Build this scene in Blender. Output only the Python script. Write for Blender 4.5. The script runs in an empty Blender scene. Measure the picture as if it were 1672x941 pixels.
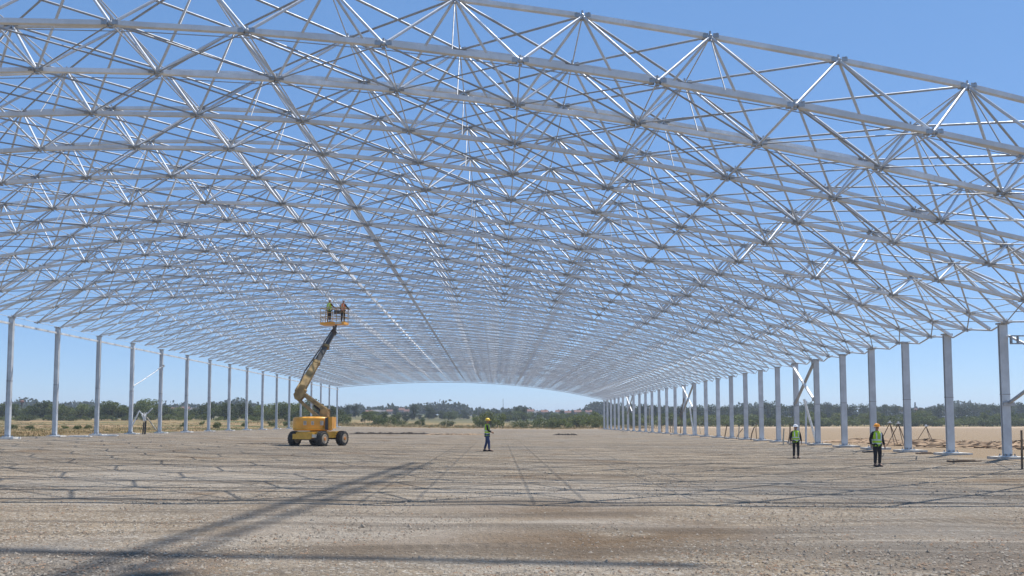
import bpy, math, random
from mathutils import Vector, Matrix
import numpy as np
rnd = random.Random(7)
C = bpy.context.scene.collection
SC = bpy.context.scene
R = math.radians
# ------------------------------------------------------------------ camera maths
F, CX, CY, TH, CAMZ = 1250.0, 836.0, 470.5, R(3.3), 1.742
SXP, SYP = 26.0, 217.5 - 1250.0 * math.tan(TH)
cT, sT = math.cos(TH), math.sin(TH)
def at(px, py, Y):                       # photograph pixel + distance -> point in the place
    a = (px - CX + SXP) / F; b = (CY + SYP - py) / F
    Z = Y * (b * cT + sT) / (cT - b * sT)
    return Vector((a * (Y * cT + Z * sT), Y, Z + CAMZ))
def sstep(a, b, x):
    t = max(0.0, min(1.0, (x - a) / (b - a))); return t * t * (3 - 2 * t)
XL, XR = -33.54, 23.01
GP = [(-4000, .75), (-90, .70), (-40, .60), (-33.5, .56), (-27, .44), (-13, .16), (0, .03), (15.6, -.10), (19, -.06), (23, .05), (30, .08), (60, .05), (4000, .2)]
def gz(X, Y):
    for (x0, z0), (x1, z1) in zip(GP, GP[1:]):
        if x0 <= X <= x1:
            z = z0 + (z1 - z0) * (X - x0) / (x1 - x0); break
    else: z = .5
    z += 5.0 * sstep(230, 620, Y) + .7 * sstep(175, 260, Y) * sstep(60, -20, X) + .9 * sstep(-36, -60, X) * sstep(110, 210, Y)
    return z
def ground_at(px, py):                   # where the ray through a pixel meets the ground
    Y = 60.0
    for _ in range(60):
        p = at(px, py, Y); g = gz(p.x, Y)
        d = (CAMZ - g) / max(1e-3, (py - 688) / F)
        Y = .5 * Y + .5 * max(5, min(d, 900))
    p = at(px, py, Y); return Vector((p.x, Y, gz(p.x, Y)))
# ------------------------------------------------------------------ object helpers
def link(o): C.objects.link(o); return o
def tag(o, label=None, cat=None, group=None, kind=None):
    if label: o['label'] = label
    if cat: o['category'] = cat
    if group: o['group'] = group
    if kind: o['kind'] = kind
    return o
def empty(name, loc, label=None, cat=None, group=None):
    o = link(bpy.data.objects.new(name, None)); o.location = loc; o.empty_display_size = .2
    return tag(o, label, cat, group)
class MB:
    def __init__(s): s.v = []; s.f = []; s.mi = []; s.sm = False
    def add(s, vs, fs, mi=0):
        n = len(s.v); s.v += [tuple(v) for v in vs]; s.f += [tuple(i + n for i in f) for f in fs]; s.mi += [mi] * len(fs)
    def box(s, c, size, rz=0, M=None, mi=0):
        x, y, z = [k / 2 for k in size]
        vs = [Vector((a * x, b * y, d * z)) for a in (-1, 1) for b in (-1, 1) for d in (-1, 1)]
        if M is None: M = Matrix.Translation(Vector(c)) @ Matrix.Rotation(rz, 4, 'Z')
        vs = [M @ v for v in vs]
        s.add(vs, [(0, 1, 3, 2), (4, 6, 7, 5), (0, 4, 5, 1), (2, 3, 7, 6), (0, 2, 6, 4), (1, 5, 7, 3)], mi)
    def bar(s, a, b, w, h, up=Vector((0, 0, 1)), w2=None, h2=None, mi=0):   # box section from a to b; w across, h along up
        a, b = Vector(a), Vector(b); d = (b - a).normalized()
        side = d.cross(up)
        if side.length < 1e-4: side = d.cross(Vector((0, 1, 0)))
        side.normalize(); u = side.cross(d).normalized()
        w2 = w if w2 is None else w2; h2 = h if h2 is None else h2
        vs = []
        for p, ww, hh in ((a, w, h), (b, w2, h2)):
            vs += [p - side * ww / 2 - u * hh / 2, p + side * ww / 2 - u * hh / 2, p + side * ww / 2 + u * hh / 2, p - side * ww / 2 + u * hh / 2]
        s.add(vs, [(3, 2, 1, 0), (4, 5, 6, 7), (0, 1, 5, 4), (1, 2, 6, 5), (2, 3, 7, 6), (3, 0, 4, 7)], mi)
    def tube(s, a, b, r, n=8, r2=None, cap=True, mi=0):
        a, b = Vector(a), Vector(b); d = b - a
        if d.length < 1e-6: return
        q = d.to_track_quat('Z', 'Y'); r2 = r if r2 is None else r2
        vs = []
        for p, rr in ((a, r), (b, r2)):
            vs += [p + q @ Vector((rr * math.cos(2 * math.pi * i / n), rr * math.sin(2 * math.pi * i / n), 0)) for i in range(n)]
        fs = [(i, (i + 1) % n, n + (i + 1) % n, n + i) for i in range(n)]
        if cap: fs += [tuple(range(n - 1, -1, -1)), tuple(range(n, 2 * n))]
        s.add(vs, fs, mi)
    def path(s, pts, r, n=6, mi=0, rr=None):
        for i, (a, b) in enumerate(zip(pts, pts[1:])):
            if rr: s.tube(a, b, rr[i], n, rr[i + 1], mi=mi)
            else: s.tube(a, b, r, n, mi=mi)
    def ball(s, c, r, n=8, m=6, sc=(1, 1, 1), mi=0):
        c = Vector(c); vs = []; fs = []
        for j in range(m + 1):
            t = math.pi * j / m
            for i in range(n):
                p = 2 * math.pi * i / n
                vs.append(c + Vector((r * sc[0] * math.sin(t) * math.cos(p), r * sc[1] * math.sin(t) * math.sin(p), r * sc[2] * math.cos(t))))
        for j in range(m):
            for i in range(n):
                fs.append((j * n + i, (j + 1) * n + i, (j + 1) * n + (i + 1) % n, j * n + (i + 1) % n))
        s.add(vs, fs, mi)
    def loft(s, rings, cap=True, mi=0):
        n = len(rings[0]); vs = [v for r in rings for v in r]; fs = []
        for j in range(len(rings) - 1):
            for i in range(n):
                fs.append((j * n + i, j * n + (i + 1) % n, (j + 1) * n + (i + 1) % n, (j + 1) * n + i))
        if cap: fs += [tuple(range(n - 1, -1, -1)), tuple(range((len(rings) - 1) * n, len(rings) * n))]
        s.add(vs, fs, mi)
    def mesh(s, name, mats, origin=(0, 0, 0)):
        o = Vector(origin); me = bpy.data.meshes.new(name)
        me.from_pydata([(v[0] - o.x, v[1] - o.y, v[2] - o.z) for v in s.v], [], s.f)
        for m in (mats if isinstance(mats, (list, tuple)) else [mats]): me.materials.append(m)
        if any(s.mi): me.polygons.foreach_set('material_index', s.mi)
        if s.sm: me.polygons.foreach_set('use_smooth', [True] * len(s.f))
        me.update(); return me
    def build(s, name, mats, parent=None, loc=None, smooth=False):
        # vertices are given in the place's coordinates; a child keeps its root's origin
        s.sm = smooth
        if parent is not None:
            root = parent
            while root.parent: root = root.parent
            org = root.location.copy()
        else: org = Vector(loc) if loc is not None else Vector((0, 0, 0))
        ob = link(bpy.data.objects.new(name, s.mesh(name, mats, org)))
        if parent is not None: ob.parent = parent
        else: ob.location = org
        return ob
ONES = ['zeroth', 'first', 'second', 'third', 'fourth', 'fifth', 'sixth', 'seventh', 'eighth', 'ninth', 'tenth', 'eleventh', 'twelfth', 'thirteenth', 'fourteenth', 'fifteenth', 'sixteenth', 'seventeenth', 'eighteenth', 'nineteenth']
TENS = {2: 'twent', 3: 'thirt', 4: 'fort', 5: 'fift', 6: 'sixt', 7: 'sevent', 8: 'eight', 9: 'ninet'}
def nth(i):
    if i < 20: return ONES[i]
    t, u = divmod(i, 10)
    return TENS[t] + ('ieth' if u == 0 else 'y-' + ONES[u])
# ------------------------------------------------------------------ materials
class NT:
    def __init__(s, name):
        s.m = bpy.data.materials.new(name); s.m.use_nodes = True; s.t = s.m.node_tree; s.t.nodes.clear()
        s.out = s.t.nodes.new('ShaderNodeOutputMaterial'); s.geo = s.n('ShaderNodeNewGeometry')
        s.pos = s.geo.outputs['Position']
    def n(s, typ, **kw):
        o = s.t.nodes.new(typ)
        for k, v in kw.items(): setattr(o, k, v)
        return o
    def l(s, a, b): s.t.links.new(a, b)
    def setin(s, sock, v):
        if hasattr(v, 'is_linked') or hasattr(v, 'links'): s.l(v, sock)
        else: sock.default_value = v
    def math(s, op, a, b=0.0, c=None, clamp=False):
        o = s.n('ShaderNodeMath', operation=op, use_clamp=clamp)
        s.setin(o.inputs[0], a); s.setin(o.inputs[1], b)
        if c is not None: s.setin(o.inputs[2], c)
        return o.outputs[0]
    def vmul(s, v, sc):
        o = s.n('ShaderNodeVectorMath', operation='MULTIPLY'); s.setin(o.inputs[0], v); o.inputs[1].default_value = sc; return o.outputs[0]
    def noise(s, vec, scale, detail=3, rough=.55, dist=0):
        o = s.n('ShaderNodeTexNoise'); s.l(vec, o.inputs['Vector']); o.inputs['Scale'].default_value = scale
        o.inputs['Detail'].default_value = detail; o.inputs['Roughness'].default_value = rough; o.inputs['Distortion'].default_value = dist
        return o.outputs['Fac']
    def vor(s, vec, scale, out='Distance', feature='F1'):
        o = s.n('ShaderNodeTexVoronoi', feature=feature); s.l(vec, o.inputs['Vector']); o.inputs['Scale'].default_value = scale
        return o.outputs[out]
    def ramp(s, fac, a, b):
        o = s.n('ShaderNodeMapRange', interpolation_type='SMOOTHSTEP'); s.setin(o.inputs[0], fac)
        o.inputs[1].default_value = a; o.inputs[2].default_value = b; return o.outputs[0]
    def mix(s, fac, a, b, blend='MIX'):
        o = s.n('ShaderNodeMix', data_type='RGBA', blend_type=blend); s.setin(o.inputs[0], fac)
        for k, v in ((6, a), (7, b)):
            if isinstance(v, (tuple, list)): o.inputs[k].default_value = (*v[:3], 1)
            else: s.l(v, o.inputs[k])
        return o.outputs[2]
    def bump(s, h, strength, dist):
        o = s.n('ShaderNodeBump'); o.inputs['Strength'].default_value = strength; o.inputs['Distance'].default_value = dist
        s.l(h, o.inputs['Height']); return o.outputs[0]
    def bsdf(s, col, rough=.6, metal=0.0, normal=None, spec=.5, emit=None):
        o = s.n('ShaderNodeBsdfPrincipled')
        if isinstance(col, (tuple, list)): o.inputs['Base Color'].default_value = (*col[:3], 1)
        else: s.l(col, o.inputs['Base Color'])
        s.setin(o.inputs['Roughness'], rough); s.setin(o.inputs['Metallic'], metal)
        o.inputs['Specular IOR Level'].default_value = spec
        if normal is not None: s.l(normal, o.inputs['Normal'])
        return o.outputs[0]
    def done(s, sh): s.l(sh, s.out.inputs['Surface']); return s.m
def plain(name, col, rough=.6, metal=0.0, var=.18, scale=3.0, spec=.5, bump=0):
    t = NT(name); f = t.noise(t.pos, scale, 4)
    c = t.mix(t.ramp(f, .3, .7), tuple(k * (1 - var) for k in col), tuple(min(1, k * (1 + var)) for k in col))
    nrm = t.bump(t.noise(t.pos, scale * 8, 2), bump, .01) if bump else None
    return t.done(t.bsdf(c, rough, metal, nrm, spec))
def galv(name, base, metal, rough):
    t = NT(name)
    sp = t.vor(t.pos, 9.0, 'Color'); sep = t.n('ShaderNodeSeparateColor'); t.l(sp, sep.inputs[0])
    big = t.noise(t.pos, 1.3, 4, .6); oi = t.n('ShaderNodeObjectInfo')
    c = t.mix(t.ramp(big, .3, .72), tuple(k * .80 for k in base), tuple(k * 1.1 for k in base))
    c = t.mix(t.math('MULTIPLY', sep.outputs[0], .22), c, tuple(k * .72 for k in base))
    streak = t.noise(t.vmul(t.pos, (2.5, 2.5, .25)), 3.0, 4)
    c = t.mix(t.math('MULTIPLY', t.ramp(streak, .55, .8), .25), c, (.33, .33, .33))
    c = t.mix(t.math('MULTIPLY', oi.outputs['Random'], .45), c, tuple(k * .58 for k in base))
    r = t.math('MULTIPLY_ADD', sep.outputs[1], .16, rough)
    return t.done(t.bsdf(c, r, metal))
M = {}
M['chord'] = galv('galvanised_chord', (.84, .87, .90), .12, .47)
M['tube'] = galv('galvanised_tube', (.66, .69, .725), .30, .45)
M['rod'] = galv('galvanised_rod', (.40, .425, .455), .35, .45)
M['column'] = galv('galvanised_column', (.66, .70, .74), .2, .45)
M['bolt'] = plain('bolt_steel', (.30, .30, .31), .4, .8)
M['node'] = galv('node_steel', (.50, .51, .52), .6, .38)
M['white'] = plain('white_paint', (.78, .78, .76), .5)
M['dark_steel'] = plain('dark_steel', (.06, .06, .065), .5, .4)
M['concrete'] = plain('footing_concrete', (.50, .49, .46), .9, var=.25, scale=2.5, bump=.3)
M['pale_concrete'] = plain('pale_concrete', (.72, .72, .70), .85, var=.12)
M['orange'] = plain('orange_lift_paint', (.95, .42, .05), .42, var=.14, scale=1.5)
M['mustard'] = plain('mustard_lift_paint', (.72, .40, .05), .45, var=.15)
M['boom'] = plain('dusty_boom_paint', (.37, .25, .10), .55, var=.35)
M['boom_dark'] = plain('dark_boom_steel', (.10, .10, .095), .45, .3)
M['rubber'] = plain('tyre_rubber', (.045, .043, .04), .85, var=.3, scale=6)
M['rim'] = plain('dusty_rim', (.42, .34, .24), .6)
M['hub'] = plain('orange_hub', (.55, .22, .05), .6)
M['decal'] = plain('decal', (.62, .58, .50), .5)
M['decal_dark'] = plain('decal_print', (.25, .16, .08), .5)
M['skin'] = plain('skin', (.38, .20, .13), .55, var=.08)
M['eye'] = plain('eye', (.03, .02, .02), .3)
M['black_cloth'] = plain('black_cloth', (.018, .018, .022), .9)
M['dark_cloth'] = plain('dark_green_cloth', (.03, .035, .03), .9)
M['brown_cloth'] = plain('brown_cloth', (.12, .07, .04), .9)
M['jeans'] = plain('blue_denim', (.035, .06, .15), .85, var=.3, scale=7)
M['boot'] = plain('boot_leather', (.025, .02, .018), .7)
M['vest_green'] = plain('lime_vest', (.47, .72, .03), .7, var=.12, scale=6)
M['vest_orange'] = plain('orange_vest', (.85, .20, .03), .7, var=.12, scale=6)
M['band'] = plain('reflective_band', (.72, .74, .72), .4)
M['hat_yellow'] = plain('yellow_helmet', (.82, .55, .05), .35, var=.04)
M['hat_white'] = plain('white_helmet', (.85, .85, .88), .35, var=.04)
M['hat_orange'] = plain('orange_helmet', (.88, .36, .015), .35, var=.04)
M['bark'] = plain('bark', (.10, .075, .055), .9, var=.3)
M['wood'] = plain('weathered_timber', (.17, .12, .08), .9, var=.3)
M['wood_pale'] = plain('pale_timber', (.50, .44, .34), .85, var=.2)
M['dirt'] = plain('mound_earth', (.32, .22, .135), .95, var=.35, scale=1.2, bump=.8)
M['dark_soil_and_shadow'] = plain('dark_soil_and_shadow', (.045, .035, .027), .95, var=.4, scale=2, bump=.6)  # ridge soil, and the painted shadow strip beside the lift
M['house_white'] = plain('house_render', (.72, .68, .62), .9)
M['house_pink'] = plain('house_pink_render', (.48, .34, .28), .9)
M['roof_red'] = plain('roof_tile', (.22, .11, .08), .9)
M['roof_grey'] = plain('roof_slate', (.20, .19, .19), .8)
M['glass'] = plain('window_glass', (.03, .04, .05), .15)
M['crane'] = plain('added_crane_paint', (.7, .45, .05), .5)
def leaf_mat(name, dark, light):
    t = NT(name); oi = t.n('ShaderNodeObjectInfo')
    f = t.math('ADD', t.math('MULTIPLY', t.noise(t.pos, .55, 3), .55), t.math('MULTIPLY', oi.outputs['Random'], .5))
    c = t.mix(t.ramp(f, .30, .72), dark, light)
    c = t.mix(t.math('MULTIPLY', t.noise(t.pos, 3.1, 2), .4), c, tuple(k * .6 for k in light))
    d = t.bsdf(c, .75, 0, None, .25); tr = t.n('ShaderNodeBsdfTranslucent'); t.l(c, tr.inputs[0])
    mx = t.n('ShaderNodeMixShader'); mx.inputs[0].default_value = .28; t.l(d, mx.inputs[1]); t.l(tr.outputs[0], mx.inputs[2])
    return t.done(mx.outputs[0])
M['leaf_dark'] = leaf_mat('dark_foliage', (.056, .076, .020), (.132, .162, .044))
M['leaf_mid'] = leaf_mat('mid_foliage', (.078, .106, .024), (.180, .212, .056))
M['leaf_light'] = leaf_mat('light_foliage', (.085, .112, .03), (.19, .215, .072))
M['leaf_far'] = leaf_mat('far_foliage', (.046, .064, .026), (.092, .115, .048))
M['dry_grass'] = leaf_mat('dry_grass', (.20, .15, .07), (.34, .25, .125))
M['weed'] = leaf_mat('weed_green', (.07, .085, .028), (.15, .16, .06))

def ground_material():
    t = NT('ground_soil'); P = t.pos
    sep = t.n('ShaderNodeSeparateXYZ'); t.l(P, sep.inputs[0]); X, Y = sep.outputs[0], sep.outputs[1]
    nb = t.noise(P, .09, 4); nm = t.noise(P, .7, 5, .6); nf = t.noise(P, 6.0, 4, .65); ng = t.noise(P, 38.0, 3, .7)
    wob = t.math('MULTIPLY', t.math('SUBTRACT', t.noise(P, .25, 4), .5), 5.0)
    # gravel pad
    g = t.mix(t.ramp(nm, .3, .7), (.228, .176, .118), (.370, .296, .208))
    g = t.mix(t.ramp(t.noise(P, .16, 5, .6, .6), .44, .70), g, (.258, .226, .182))
    stones = t.vor(P, 24.0, 'Color'); ss = t.n('ShaderNodeSeparateColor'); t.l(stones, ss.inputs[0])
    g = t.mix(t.math('MULTIPLY', ss.outputs[0], .50), g, (.17, .15, .125))
    g = t.mix(t.math('MULTIPLY', t.ramp(ss.outputs[1], .72, .95), .55), g, (.58, .54, .47))
    # packed brown earth showing through the gravel
    br = t.noise(t.vmul(P, (.20, .34, 1)), 1.0, 5, .6, .8)
    brm = t.math('MULTIPLY', t.ramp(br, .54, .68), .8)
    g = t.mix(brm, g, t.mix(nf, (.155, .105, .060), (.245, .170, .105)))
    def patch(cx, cy, rx, ry, soft=.55):
        dx = t.math('MULTIPLY', t.math('SUBTRACT', X, cx), 1 / rx); dy = t.math('MULTIPLY', t.math('SUBTRACT', Y, cy), 1 / ry)
        q = t.math('ADD', t.math('MULTIPLY', dx, dx), t.math('MULTIPLY', dy, dy))
        q = t.math('ADD', q, t.math('MULTIPLY', t.math('SUBTRACT', t.noise(t.vmul(P, (.7, 1.1, 1)), .85, 6, .68, .5), .5), 3.6))
        return t.ramp(q, 1.35, 1.2 - soft * 2.2)
    for cx, cy, rx, ry in ((.7, 11.0, 2.1, 1.5), (.9, 15.4, 2.8, 2.2), (-1.8, 10.4, 1.2, 1.0), (3.2, 12.4, 1.3, 1.2)):
        g = t.mix(t.math('MULTIPLY', patch(cx, cy, rx, ry), .9), g, t.mix(nf, (.105, .068, .038), (.195, .135, .082)))
    for cx, cy, rx, ry in ((-2.0, 12.8, 3.0, 3.6), (1.9, 13.0, 2.0, .7), (1.0, 9.0, 1.6, .6), (-9, 24, 6, 8), (1.5, 19, 5, 5)):
        g = t.mix(t.math('MULTIPLY', patch(cx, cy, rx, ry, .8), .75), g, t.mix(nf, (.29, .255, .21), (.45, .40, .335)))
    for cx, cy, rx, ry in ((-5.2, 9.4, 2.4, 1.8), (6.5, 11, 3.2, 3.5), (9, 20, 6, 5)):
        g = t.mix(t.math('MULTIPLY', patch(cx, cy, rx, ry, .8), .65), g, t.mix(nf, (.17, .16, .145), (.30, .285, .262)))
    # wheel streaks across the pad; the dark set also paints in truss shadows
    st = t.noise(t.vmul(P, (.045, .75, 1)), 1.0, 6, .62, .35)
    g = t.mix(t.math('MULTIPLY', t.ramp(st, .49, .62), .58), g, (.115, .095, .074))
    st2 = t.noise(t.vmul(P, (.07, 1.9, 1)), 1.0, 4, .6, .25)
    g = t.mix(t.math('MULTIPLY', t.ramp(st2, .56, .72), .35), g, (.47, .41, .34))
    # tyre tracks of the lift and the trucks
    trk = None
    for y0, a, bb, cc, ph in ((11.6, .10, .5, .22, 0), (14.6, -.07, .6, .15, 1), (19.5, .05, .9, .12, 2), (25.5, -.05, 1.2, .09, .5), (34, .04, 1.5, .07, 3), (46, -.03, 1.2, .06, 1.5)):
        base = t.math('ADD', t.math('MULTIPLY_ADD', X, a, y0), t.math('MULTIPLY', t.math('SINE', t.math('MULTIPLY_ADD', X, cc, ph)), bb))
        dd = t.math('SUBTRACT', Y, base)
        d2 = t.math('ABSOLUTE', t.math('SUBTRACT', t.math('ABSOLUTE', dd), .95))
        m_ = t.ramp(t.math('ADD', d2, t.math('MULTIPLY', nm, .10)), .30, .14)
        trk = m_ if trk is None else t.math('MAXIMUM', trk, m_)
    lug = t.math('MULTIPLY_ADD', t.math('SINE', t.math('MULTIPLY', X, 24.0)), .18, .55)
    trk = t.math('MULTIPLY', t.math('MULTIPLY', trk, t.ramp(t.noise(P, .35, 4), .38, .60)), lug)
    g = t.mix(trk, g, t.mix(nf, (.115, .092, .068), (.19, .155, .117)))
    # sand and field earth
    sand = t.mix(t.ramp(nm, .3, .7), (.40, .295, .195), (.53, .405, .275))
    sand = t.mix(t.ramp(t.noise(t.vmul(P, (.2, .6, 1)), 1.0, 4), .5, .72), sand, (.31, .215, .135))
    sand = t.mix(t.math('MULTIPLY', nf, .35), sand, (.26, .19, .13))
    gr = t.mix(t.ramp(nm, .35, .7), (.26, .18, .085), (.36, .255, .13))
    gr = t.mix(t.ramp(t.noise(t.vmul(P, (.05, .12, 1)), 1.0, 5, .62), .46, .58), gr, (.105, .115, .042))
    gr = t.mix(t.ramp(t.noise(t.vmul(P, (.03, .10, 1)), 1.0, 4, .6), .56, .66), gr, (.33, .215, .125))
    far = t.vor(t.vmul(P, (.004, .011, 1)), 1.0, 'Color'); fs = t.n('ShaderNodeSeparateColor'); t.l(far, fs.inputs[0])
    ff = t.mix(t.ramp(fs.outputs[0], .2, .8), (.05, .065, .022), (.14, .125, .062))
    fm = t.ramp(Y, 260, 330)
    out = t.mix(fm, gr, ff)
    rs = t.math('MULTIPLY', t.ramp(t.math('ADD', X, wob), 23.2, 25.0), t.ramp(t.math('ADD', Y, t.math('MULTIPLY', wob, 3)), 236, 226))
    out = t.mix(rs, out, sand)
    bank = t.math('MULTIPLY', t.ramp(t.math('ADD', Y, t.math('MULTIPLY', wob, 3)), 196, 180), t.ramp(X, -36, -28))
    out = t.mix(bank, out, t.mix(nm, (.33, .235, .145), (.26, .20, .13)))
    padx = t.math('MULTIPLY', t.ramp(t.math('ADD', X, t.math('MULTIPLY', wob, .35)), -35.6, -34.6), t.ramp(t.math('ADD', X, t.math('MULTIPLY', wob, .6)), 23.6, 21.2))
    pad = t.math('MULTIPLY', padx, t.ramp(t.math('ADD', Y, wob), 172, 166))
    col = t.mix(pad, out, g)
    # relief: pebbles, clods, shallow ruts
    peb = t.vor(P, 15.0); peb2 = t.vor(P, 37.0)
    h = t.math('ADD', t.math('MULTIPLY', peb, -.5), t.math('MULTIPLY', peb2, -.28))
    h = t.math('ADD', h, t.math('MULTIPLY', ng, .5))
    h = t.math('ADD', h, t.math('MULTIPLY', nf, 1.2))
    h = t.math('ADD', h, t.math('MULTIPLY', st, 2.0))
    h = t.math('ADD', h, t.math('MULTIPLY', trk, -1.6))
    nrm = t.bump(h, 1.0, .07)
    return t.done(t.bsdf(col, .95, 0, nrm, .2))
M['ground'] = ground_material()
M['stone'] = None
def stone_mat():
    t = NT('gravel_stone')
    v = t.vor(t.pos, 11.0, 'Color'); s = t.n('ShaderNodeSeparateColor'); t.l(v, s.inputs[0])
    c = t.mix(s.outputs[0], (.15, .128, .102), (.40, .35, .285))
    c = t.mix(t.ramp(s.outputs[1], .6, .95), c, (.30, .20, .13))
    return t.done(t.bsdf(c, .9, 0, None, .25))
M['stone'] = stone_mat()
# ------------------------------------------------------------------ terrain
def build_ground():
    xs = [-3500, -2500, -1600, -1000, -650, -420, -280, -200, -150, -115, -90, -75] + list(np.arange(-66, 66.1, 2.0)) + [72, 80, 92, 110, 140, 190, 260, 380, 560, 900, 1500, 2400, 3500]
    ys = [-120, -80, -50, -30, -15] + list(np.arange(-8, 60, 2.0)) + list(np.arange(60, 260, 4.0)) + list(np.arange(260, 640, 20)) + [680, 760, 900, 1200, 1700, 2500, 4000, 6000]
    vs = []
    r = random.Random(3)
    for y in ys:
        for x in xs:
            k = .02 if abs(x) < 34 and y < 170 else .06
            vs.append((x, y, gz(x, y) + (r.uniform(-k, k) if y < 250 else 0)))
    n = len(xs); fs = [(j * n + i, j * n + i + 1, (j + 1) * n + i + 1, (j + 1) * n + i) for j in range(len(ys) - 1) for i in range(n - 1)]
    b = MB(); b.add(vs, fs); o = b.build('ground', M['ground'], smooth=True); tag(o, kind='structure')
build_ground()
def build_stones():
    # loose gravel lying on the near part of the pad
    base = []
    r = random.Random(11)
    protos = []
    for _ in range(6):
        v = [Vector((math.cos(a) * r.uniform(.7, 1.1), math.sin(a) * r.uniform(.6, 1.0), r.uniform(-.1, .1))) for a in (0, 1.25, 2.5, 3.8, 5.0)]
        v += [Vector((r.uniform(-.3, .3), r.uniform(-.3, .3), r.uniform(.45, .8)))]
        protos.append(v)
    F5 = [(0, 1, 5), (1, 2, 5), (2, 3, 5), (3, 4, 5), (4, 0, 5)]
    V = []; Fc = []
    for k in range(42000):
        Y = 7.6 + 24 * r.random() ** 1.9
        X = r.uniform(-.72, .74) * Y * 1.02
        if r.random() < .75 and any(((X - cx) / rx) ** 2 + ((Y - cy) / ry) ** 2 < .9 for cx, cy, rx, ry in ((.9, 10.9, 1.6, 1.2), (.9, 15.2, 2.6, 2.0), (-1.6, 10.2, .9, .8), (3.2, 12.4, 1.3, 1.2))): continue
        s = r.choice((.010, .012, .014, .017, .020, .025)) * r.uniform(.8, 1.3)
        if r.random() < .012: s *= 1.9
        a = r.uniform(0, 6.28); ca, sa = math.cos(a), math.sin(a); z = gz(X, Y)
        n = len(V)
        for p in protos[k % 6]:
            V.append((X + s * (p.x * ca - p.y * sa), Y + s * (p.x * sa + p.y * ca), z + s * p.z))
        Fc += [tuple(i + n for i in f) for f in F5]
    b = MB(); b.v = V; b.f = Fc; b.mi = [0] * len(Fc)
    o = b.build('gravel', M['stone']); tag(o, 'loose grey and tan gravel stones scattered over the near ground', 'gravel', kind='stuff')
build_stones()
# ------------------------------------------------------------------ roof
COLY = [34.6, 38.9, 42.9, 46.8, 50.7, 54.9, 58.7, 62.5, 66.5, 70.6, 74.9, 79.4, 84.0, 88.7, 93.6, 98.4, 103.3, 108.1, 113, 117.9, 122.9, 128.2, 133.7, 138.9, 143.8, 148.6, 153.4, 158.3, 163.0]
FY = [18.85, 21.5, 24.5, 27.5, 30.7, 34.3, 37.2, 40.3, 43.5]      # arches stand closer than the columns
while FY[-1] < 160.5: FY.append(FY[-1] + max(2.68, 3.1 - .04 * (len(FY) - 9)))
FY[-1] = 163.0
def hb(X, Y):                            # height of the lower chords
    t = Y / 162.5; v = (X - (XL + XR) / 2) / ((XR - XL) / 2)
    return CAMZ + 7.213 + (4.475 - 7.213) * (v + 1) / 2 + (4.132 - 1.798 * t) * (1 - v * v) + (-1.336 + 1.763 * t) * v * (1 - v * v)
BX = [XL] + [.611 + 3.458 * n for n in range(-9, 7)] + [XR]
TX = [2.34 + 3.458 * n for n in range(-9, 6)]
def ht(X, Y):
    e = min(1.0, .42 + (XR - X) / 13.0, .36 + (X - XL) / 13.0)
    return hb(X, Y) + 2.15 * e
def bn(j, k): return Vector((BX[j], FY[k], hb(BX[j], FY[k])))
TY = [(a + b) / 2 for a, b in zip(FY, FY[1:])]
def tn(j, k):                            # -1 and len(TX) are the eaves ends
    if j < 0: return Vector((XL, TY[k], hb(XL, TY[k]) + .12))
    if j >= len(TX): return Vector((XR + .25, TY[k], hb(XR, TY[k]) - .22))
    return Vector((TX[j], TY[k], ht(TX[j], TY[k])))
def unit_tube(name, mat, n=8):
    b = MB(); b.tube((0, 0, 0), (0, 0, 1), 1, n); b.sm = False
    me = b.mesh(name, mat)
    me.polygons.foreach_set('use_smooth', [len(p.vertices) == 4 for p in me.polygons]); return me
UT = unit_tube('web_tube', M['tube']); UR = unit_tube('brace_rod', M['rod'], 6); UP = unit_tube('purlin_tube', M['tube'])
def place_tube(name, me, a, b, r, parent):
    d = b - a; q = d.to_track_quat('Z', 'Y')
    o = link(bpy.data.objects.new(name, me)); o.parent = parent
    o.location = a - parent.location; o.rotation_mode = 'QUATERNION'; o.rotation_quaternion = q; o.scale = (r, r, d.length)
    return o
def node_mesh():
    b = MB()
    b.ball((0, 0, 0), .07, 8, 6)
    for s in (-1, 1):
        b.box((s * .14, -.068, 0), (.15, .018, .12)); b.box((s * .14, .068, 0), (.15, .018, .12))
        for dz in (-.05, .05): b.tube((s * .16, -.096, dz), (s * .16, -.076, dz), .018, 6)
    b.tube((0, 0, -.12), (0, 0, .15), .03, 6); b.box((0, 0, -.10), (.10, .10, .02))
    return b.mesh('node_connector', M['node'])
NODE = node_mesh()
def chord(b, pts, w, h, gap):
    for i, (p, q) in enumerate(zip(pts, pts[1:])):
        d = (q - p).normalized(); a, c = p + d * gap, q - d * gap
        up = Vector((0, 0, 1))
        b.bar(a, c, w, h, up)
        if gap > .05:
            b.bar(a - d * .05, a + d * .16, w + .016, h * .82, up); b.bar(c - d * .16, c + d * .05, w + .016, h * .82, up)
NDET = 13
PL = lambda k: 'nearest' if k == 0 else ('farthest' if k == len(FY) - 1 else nth(k + 1))
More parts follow.
